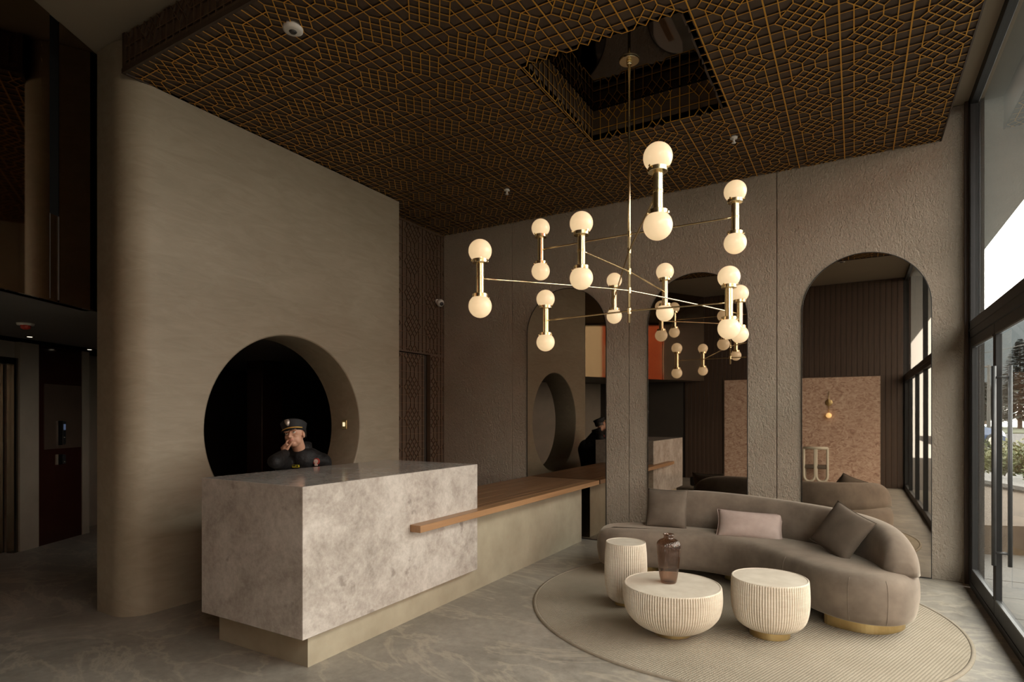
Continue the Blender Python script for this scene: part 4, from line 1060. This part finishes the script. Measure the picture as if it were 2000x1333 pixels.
for v in bm.verts: v.co = HL(v.co.x, v.co.y * 1.26 - 0.018, v.co.z + 0.01)
obj('hair', bm, 'hair', person, True)
# peaked cap
cap = None
bm = B()
prof = [(0.088, 0.024), (0.090, 0.055), (0.092, 0.060), (0.099, 0.082), (0.101, 0.090), (0.092, 0.100), (0.05, 0.107), (0.004, 0.109)]
lathe(bm, prof, (0, 0, 0), 40, capb=True)
for v in bm.verts:
    lift = 0.16 * max(v.co.y, 0) if v.co.z > 0.07 else 0.0
    v.co = HL(v.co.x * 0.98, v.co.y * 1.16 - 0.012, v.co.z + lift - 0.03 * max(-v.co.y, 0))
cap = obj('cap', bm, 'cap', person, True)
bm = B(); rows = []
for k in range(21):
    a = PI * (0.12 + 0.76 * k / 20)
    x, y = math.cos(a), math.sin(a)
    pin = (0.090 * x * 0.98, 0.090 * y * 1.16 - 0.012, 0.030); ln = 0.052 * math.sin(PI * k / 20) ** 0.7
    pout = (0.090 * x * 0.98 * (1 + ln * 3), pin[1] + ln, 0.032 - ln * 0.40)
    rows.append([bm.verts.new(HL(*pin)), bm.verts.new(HL(*pout)), bm.verts.new(HL(pout[0], pout[1], pout[2] - 0.003)), bm.verts.new(HL(pin[0], pin[1], pin[2] - 0.003))])
for a, b in zip(rows, rows[1:]):
    for i in range(4): bm.faces.new((a[i], b[i], b[(i + 1) % 4], a[(i + 1) % 4]))
obj('visor', bm, 'visor', cap, True)
bm = B(); tube(bm, [HL(0.0925 * math.cos(PI * (0.12 + 0.76 * k / 20)) * 0.98, 0.0935 * math.sin(PI * (0.12 + 0.76 * k / 20)) * 1.16 - 0.010, 0.037) for k in range(21)], 0.0042, 8); obj('gold_braid', bm, 'gold', cap, True)
bm = B(); prof = [(-0.017, 0.026), (0, 0.030), (0.017, 0.026), (0.018, 0.004), (0.010, -0.016), (0, -0.024), (-0.010, -0.016), (-0.018, 0.004)]
fr_ = [bm.verts.new(HL(a, 0.112, 0.078 + b)) for a, b in prof]; bk = [bm.verts.new(HL(a, 0.098, 0.076 + b)) for a, b in prof]
cf = bm.verts.new(HL(0, 0.118, 0.080))
for i in range(8): bm.faces.new((fr_[i], fr_[(i + 1) % 8], cf)); bm.faces.new((fr_[i], bk[i], bk[(i + 1) % 8], fr_[(i + 1) % 8]))
obj('cap_badge', bm, 'silver', cap, True)
from mathutils.bvhtree import BVHTree
jbvh = BVHTree.FromPolygons([v.co + wl(person) for v in jacket.data.vertices], [tuple(p.vertices) for p in jacket.data.polygons])
def decal(px, py, dep, name, shapes, parent):
    """small sewn-on badge facing the room: shapes = [(kind, cx, cy, w, h, mat, lift)] in metres"""
    o0 = Vector((0, 0, 1.5)); dr = (PT(px, py, dep) - o0).normalized(); nrm = -FW; out = None
    hit = jbvh.ray_cast(o0, dr)[0]; c = (hit if hit is not None else PT(px, py, dep)) + nrm * 0.010
    for kind, cx, cy, w, h, mat, lift in shapes:
        bm = B(); o = c + RT * cx + Vector((0, 0, cy)) + nrm * lift
        if kind == 'disc': pts = [(w / 2 * math.cos(2 * PI * i / 24), h / 2 * math.sin(2 * PI * i / 24)) for i in range(24)]
        else: pts = [(-w / 2, -h / 2), (w / 2, -h / 2), (w / 2, h / 2), (-w / 2, h / 2)]
        a = [bm.verts.new(o + RT * p[0] + Vector((0, 0, p[1]))) for p in pts]; b = [bm.verts.new(v.co - nrm * 0.02) for v in a]
        bm.faces.new(a)
        for i in range(len(a)): bm.faces.new((a[i], b[i], b[(i + 1) % len(a)], a[(i + 1) % len(a)]))
        oo = obj(name if out is None else 'emblem', bm, mat, parent if out is None else out)
        out = out or oo
decal(618, 902, 4.79, 'shoulder_patch', [('disc', 0, 0, 0.050, 0.056, 'patch_red', 0), ('disc', 0, 0.002, 0.036, 0.036, 'patch', 0.003), ('box', 0, -0.026, 0.022, 0.018, 'patch', 0.004)], jacket)
decal(578, 911, 4.74, 'name_tab', [('box', 0, 0, 0.056, 0.019, 'yellow', 0), ('box', -0.012, 0.003, 0.026, 0.011, 'jacket', 0.002), ('box', 0.014, 0.001, 0.018, 0.010, 'jacket', 0.002)], jacket)

# ------------------------------------------------------------------ outdoors
random.seed(7)
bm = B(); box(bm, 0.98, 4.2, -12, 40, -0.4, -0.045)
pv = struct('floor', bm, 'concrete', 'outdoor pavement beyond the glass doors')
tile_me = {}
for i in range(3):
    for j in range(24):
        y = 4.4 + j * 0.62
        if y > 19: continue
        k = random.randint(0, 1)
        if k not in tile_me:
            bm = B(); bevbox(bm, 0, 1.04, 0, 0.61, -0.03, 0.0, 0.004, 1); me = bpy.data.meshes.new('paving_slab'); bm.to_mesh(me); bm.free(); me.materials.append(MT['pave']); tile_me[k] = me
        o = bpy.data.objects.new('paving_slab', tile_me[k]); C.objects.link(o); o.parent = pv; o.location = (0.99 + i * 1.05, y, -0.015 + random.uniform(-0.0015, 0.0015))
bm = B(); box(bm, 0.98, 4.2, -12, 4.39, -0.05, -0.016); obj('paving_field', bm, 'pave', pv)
plw = thing('planter', (2.6, 13.9, 0), 'low concrete planter wall edging the shrubs outside', 'planter')
A0, A1 = PT(1905, 970, 10.6), PT(2040, 1010, 8.9)
dirp = (A1 - A0); dirp.z = 0; dirp.normalize(); nrp = Vector((-dirp.y, dirp.x, 0))
if nrp.dot(FW) < 0: nrp = -nrp
a0 = Vector((A0.x, A0.y, 0)) - dirp * 1.5; a1 = Vector((A1.x, A1.y, 0)) + dirp * 3
bm = B(); prism(bm, [a0, a1, a1 + nrp * 0.25, a0 + nrp * 0.25], -0.05, 0.34); obj('wall', bm, 'concrete', plw)
bm = B(); prism(bm, [a0 - nrp * 0.03, a1 - nrp * 0.03, a1 + nrp * 0.3, a0 + nrp * 0.3], 0.34, 0.40); obj('coping', bm, 'pave', plw)
bm = B(); prism(bm, [a0 + nrp * 0.25, a1 + nrp * 0.25, a1 + nrp * 6, a0 + nrp * 6], -0.05, 0.30); obj('soil', bm, 'soil', plw)
def shrub(c, r, h, n, mat, label, seed):
    rnd = random.Random(seed); t = thing('shrub', c, label, 'shrub', 'planter shrubs')
    bm = B(); c = Vector(c)
    for _ in range(n):
        a = rnd.uniform(0, 2 * PI); rr = r * rnd.random() ** 0.5; zz = h * rnd.uniform(0.12, 1.0) * (1 - 0.45 * (rr / r) ** 2)
        p = c + Vector((rr * math.cos(a), rr * math.sin(a), zz)); ln = rnd.uniform(0.07, 0.14); w = ln * 0.4
        d = Vector((math.cos(a) * rnd.uniform(0.2, 1), math.sin(a) * rnd.uniform(0.2, 1), rnd.uniform(-0.2, 0.9))).normalized(); s = d.cross(Vector((rnd.uniform(-1, 1), rnd.uniform(-1, 1), 0.6))).normalized()
        q = [p, p + d * ln * 0.5 + s * w * 0.5, p + d * ln, p + d * ln * 0.5 - s * w * 0.5]
        bm.faces.new([bm.verts.new(v) for v in q])
    obj('foliage', bm, mat, t)
    bm = B()
    for _ in range(6):
        a = rnd.uniform(0, 2 * PI); tube(bm, [c, c + Vector((math.cos(a) * r * 0.25, math.sin(a) * r * 0.25, h * 0.45)), c + Vector((math.cos(a) * r * 0.5, math.sin(a) * r * 0.5, h * 0.8))], [0.012, 0.009, 0.005], 6)
    obj('stems', bm, 'bark', t)
def gp(px, dep, z=0.0):
    p = PT(px, 811, dep); p.z = z; return p
for i, (px, dep, r, h, m, lab) in enumerate((
        (1922, 12.3, 0.32, 0.50, 'leaf2', 'yellow green shrub nearest the grey pier outside'), (1962, 11.6, 0.30, 0.55, 'leaf2', 'light green shrub behind the door handle bars'),
        (2000, 11.2, 0.30, 0.62, 'leaf', 'dark green shrub at the right edge behind the door glass'), (1938, 14.2, 0.5, 0.66, 'leaf', 'green shrub behind the door stile, below the blue car'),
        (1990, 13.3, 0.5, 0.66, 'leaf2', 'tall light green shrub below the road, far right'), (2050, 10.4, 0.30, 0.5, 'leaf', 'dark shrub just past the right edge of the door glass'))):
    shrub(gp(px, dep, 0.29), r, h, 520, m, lab, 11 + i)
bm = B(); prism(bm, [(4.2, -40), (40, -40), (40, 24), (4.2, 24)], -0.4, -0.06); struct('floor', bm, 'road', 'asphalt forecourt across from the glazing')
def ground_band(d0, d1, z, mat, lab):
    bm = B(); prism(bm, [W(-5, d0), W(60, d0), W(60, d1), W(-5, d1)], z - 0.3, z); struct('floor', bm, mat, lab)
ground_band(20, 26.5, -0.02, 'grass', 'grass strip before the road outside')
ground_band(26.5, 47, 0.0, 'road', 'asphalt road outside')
ground_band(47, 140, 0.06, 'grass', 'grass verge beyond the road')
def conifer(px, dep, h, r, lab, seed):
    rnd = random.Random(seed); c = gp(px, dep, 0.05); t = thing('pine_tree', c, lab, 'tree', 'pine trees beyond the road')
    bm = B(); tube(bm, [c, c + Vector((0, 0, h * 0.95))], [0.22, 0.03], 8); obj('trunk', bm, 'bark', t)
    bm = B()
    for _ in range(2600):
        s = rnd.random(); z = h * (0.12 + 0.88 * s); rr = r * (1 - s) ** 0.8 * rnd.uniform(0.3, 1.0) + 0.15; a = rnd.uniform(0, 2 * PI)
        d = Vector((math.cos(a), math.sin(a), rnd.uniform(-0.35, 0.15))); p = c + Vector((math.cos(a) * rr * 0.5, math.sin(a) * rr * 0.5, z)); sd2 = Vector((-d.y, d.x, 0)) * rnd.uniform(0.12, 0.3)
        e = p + d * rr * 0.65
        bm.faces.new([bm.verts.new(v) for v in (p - sd2 * 0.4, p + (e - p) * 0.5 - sd2, e, p + (e - p) * 0.5 + sd2)])
    obj('needles', bm, 'pine', t)
conifer(1992, 62, 9.5, 3.4, 'dark pine tree behind the right door leaf, nearest the road', 3)
conifer(2230, 58, 11.0, 3.4, 'tall dark pine tree further right along the road', 4)
conifer(1925, 90, 6.5, 4.5, 'lighter pine tree left of the door stile, in the distance', 5)
conifer(1962, 120, 7.0, 4.0, 'distant pine tree just right of the door stile', 6)
bm = B(); n = 40; lo = []; hi = []
for i in range(n + 1):
    px = 1500 + 1200 * i / n; p = gp(px, 700, 0)
    hh = 145 + 5 * math.sin(i * 0.35 + 1) + 2.5 * math.sin(i * 0.9 + 1) + 1.2 * math.sin(i * 2.1)
    lo.append(p); hi.append(Vector((p.x, p.y, hh)) + FW * 160)
vl = [bm.verts.new(p) for p in lo]; vh = [bm.verts.new(p) for p in hi]; vb = [bm.verts.new(Vector((p.x, p.y, 0)) + FW * 160) for p in hi]
for i in range(n): bm.faces.new((vl[i], vl[i + 1], vh[i + 1], vh[i])); bm.faces.new((vh[i], vh[i + 1], vb[i + 1], vb[i]))
struct('hills', bm, 'hill', 'hazy blue green mountain ridge')
# blue car parked across the road
cb = gp(1858, 27.5, 0.0); car = thing('car', cb, 'blue car seen through the door glass beside the grey pier', 'car')
hd = Vector((RT.x, RT.y, 0)); ac = FW
def cpt(a, b, z): return cb + hd * a + ac * b + Vector((0, 0, z))
def car_loft(bm, rows):
    rings = [[bm.verts.new(cpt(a, b, z)) for b, z in sect] for a, sect in rows]
    k = len(rings[0])
    for A, Bb in zip(rings, rings[1:]):
        for i in range(k): bm.faces.new((A[i], A[(i + 1) % k], Bb[(i + 1) % k], Bb[i]))
    bm.faces.new(rings[0][::-1]); bm.faces.new(rings[-1])
def sect(w, z0, z1): return [(-w, z0), (w, z0), (w * 1.02, (z0 + z1) / 2), (w * 0.94, z1), (-w * 0.94, z1), (-w * 1.02, (z0 + z1) / 2)]
bm = B(); car_loft(bm, [(-2.1, sect(0.70, 0.35, 0.75)), (-1.95, sect(0.82, 0.28, 0.95)), (-0.6, sect(0.86, 0.24, 0.98)), (0.9, sect(0.86, 0.24, 0.95)), (1.7, sect(0.84, 0.28, 0.82)), (1.95, sect(0.72, 0.34, 0.66))]); obj('body', bm, 'carblue', car)
bm = B(); car_loft(bm, [(-1.75, sect(0.76, 0.94, 1.05)), (-1.2, sect(0.72, 0.94, 1.46)), (0.1, sect(0.72, 0.94, 1.50)), (1.0, sect(0.76, 0.90, 1.0))]); obj('greenhouse', bm, 'carglass', car)
bm = B(); car_loft(bm, [(-1.2, sect(0.66, 1.45, 1.49)), (-0.5, sect(0.66, 1.48, 1.54)), (0.12, sect(0.66, 1.48, 1.53))]); obj('roof', bm, 'carblue', car)
for a in (-1.3, 1.2):
    for b in (-0.80, 0.80):
        bm = B(); lathe(bm, [(0.20, -0.09), (0.31, -0.09), (0.32, -0.05), (0.32, 0.05), (0.31, 0.09), (0.20, 0.09)], cpt(a, b, 0.32), 24, ac); w = obj('wheel', bm, 'rubber', car, True)
        bm = B(); lathe(bm, [(0.19, -0.10), (0.19, 0.10)], cpt(a, b, 0.32), 20, ac); obj('hub', bm, 'steel', w)
for b in (-0.6, 0.6):
    bm = B(); sphere(bm, cpt(1.86, b, 0.66), 0.09, 12, 8); obj('headlamp', bm, 'headlamp', car, True)
# white houses and red building across the street
hs = thing('white_house', gp(1990, 100, 0), 'small white house among the distant trees', 'house')
c = gp(1990, 100, 0.05)
bm = B(); box(bm, c.x - 2.5, c.x + 2.5, c.y - 2, c.y + 2, 0.05, 3.0); obj('wall', bm, 'plastic', hs)
bm = B(); vs_ = [bm.verts.new(p) for p in ((c.x - 2.8, c.y - 2.3, 3), (c.x + 2.8, c.y - 2.3, 3), (c.x + 2.8, c.y + 2.3, 3), (c.x - 2.8, c.y + 2.3, 3), (c.x - 2.8, c.y, 4.1), (c.x + 2.8, c.y, 4.1))]
for q in ((0, 1, 5, 4), (2, 3, 4, 5), (0, 4, 3), (1, 2, 5), (0, 3, 2, 1)): bm.faces.new([vs_[i] for i in q])
obj('roof', bm, 'concrete', hs)
for dx in (-1.2, 1.0):
    bm = B(); box(bm, c.x + dx - 0.4, c.x + dx + 0.4, c.y - 2.04, c.y - 1.98, 1.0, 2.0); obj('window', bm, 'carglass', hs)
rb = thing('red_building', (14, -6, 0), 'red and cream building across the street, reflected in the dark glass front', 'building')
bm = B(); box(bm, 14, 16, -16, 4, -0.1, 9); obj('wall', bm, 'brick_red', rb)
bm = B(); box(bm, 13.9, 14, -16, 4, -0.1, 2.6); obj('ground_floor', bm, 'cream', rb)
for yy in (-13, -7.2, -1.0):
    bm = B(); prism(bm, [(13.92, yy), (14.0, yy), (14.0, yy + 1.6), (13.92, yy + 1.6)], 2.6, 7.5); obj('pilaster', bm, 'cream', rb)
for yy in (-14.5, -11.5, -8.5, -5.5, -2.5, 0.5):
    bm = B(); box(bm, 13.93, 14.02, yy, yy + 1.3, 3.6, 5.2); w = obj('window', bm, 'cream', rb)
    bm = B(); box(bm, 13.90, 13.95, yy + 0.12, yy + 1.18, 3.75, 5.05); obj('pane', bm, 'carglass', w)
up = thing('utility_pole', gp(1933, 40, 0), 'pale utility pole seen through the door glass left of the stile', 'pole')
c = gp(1931, 48, 0); bm = B(); tube(bm, [c, c + Vector((0, 0, 5.6))], [0.14, 0.10], 10); obj('post', bm, 'concrete', up)
bm = B(); tube(bm, [c + Vector((0, 0, 5.45)) - RT * 0.5, c + Vector((0, 0, 5.45)) + RT * 0.5], 0.05, 8); obj('crossarm', bm, 'bark', up)
wr = thing('overhead_cable', gp(1960, 44, 6.0), 'overhead cable strung in front of the hills outside', 'cable')
bm = B(); tube(bm, [PT(1880, 690, 44), PT(1925, 689, 44), PT(1960, 683, 44), PT(2040, 664, 44)], 0.03, 6); obj('wire', bm, 'concrete', wr)
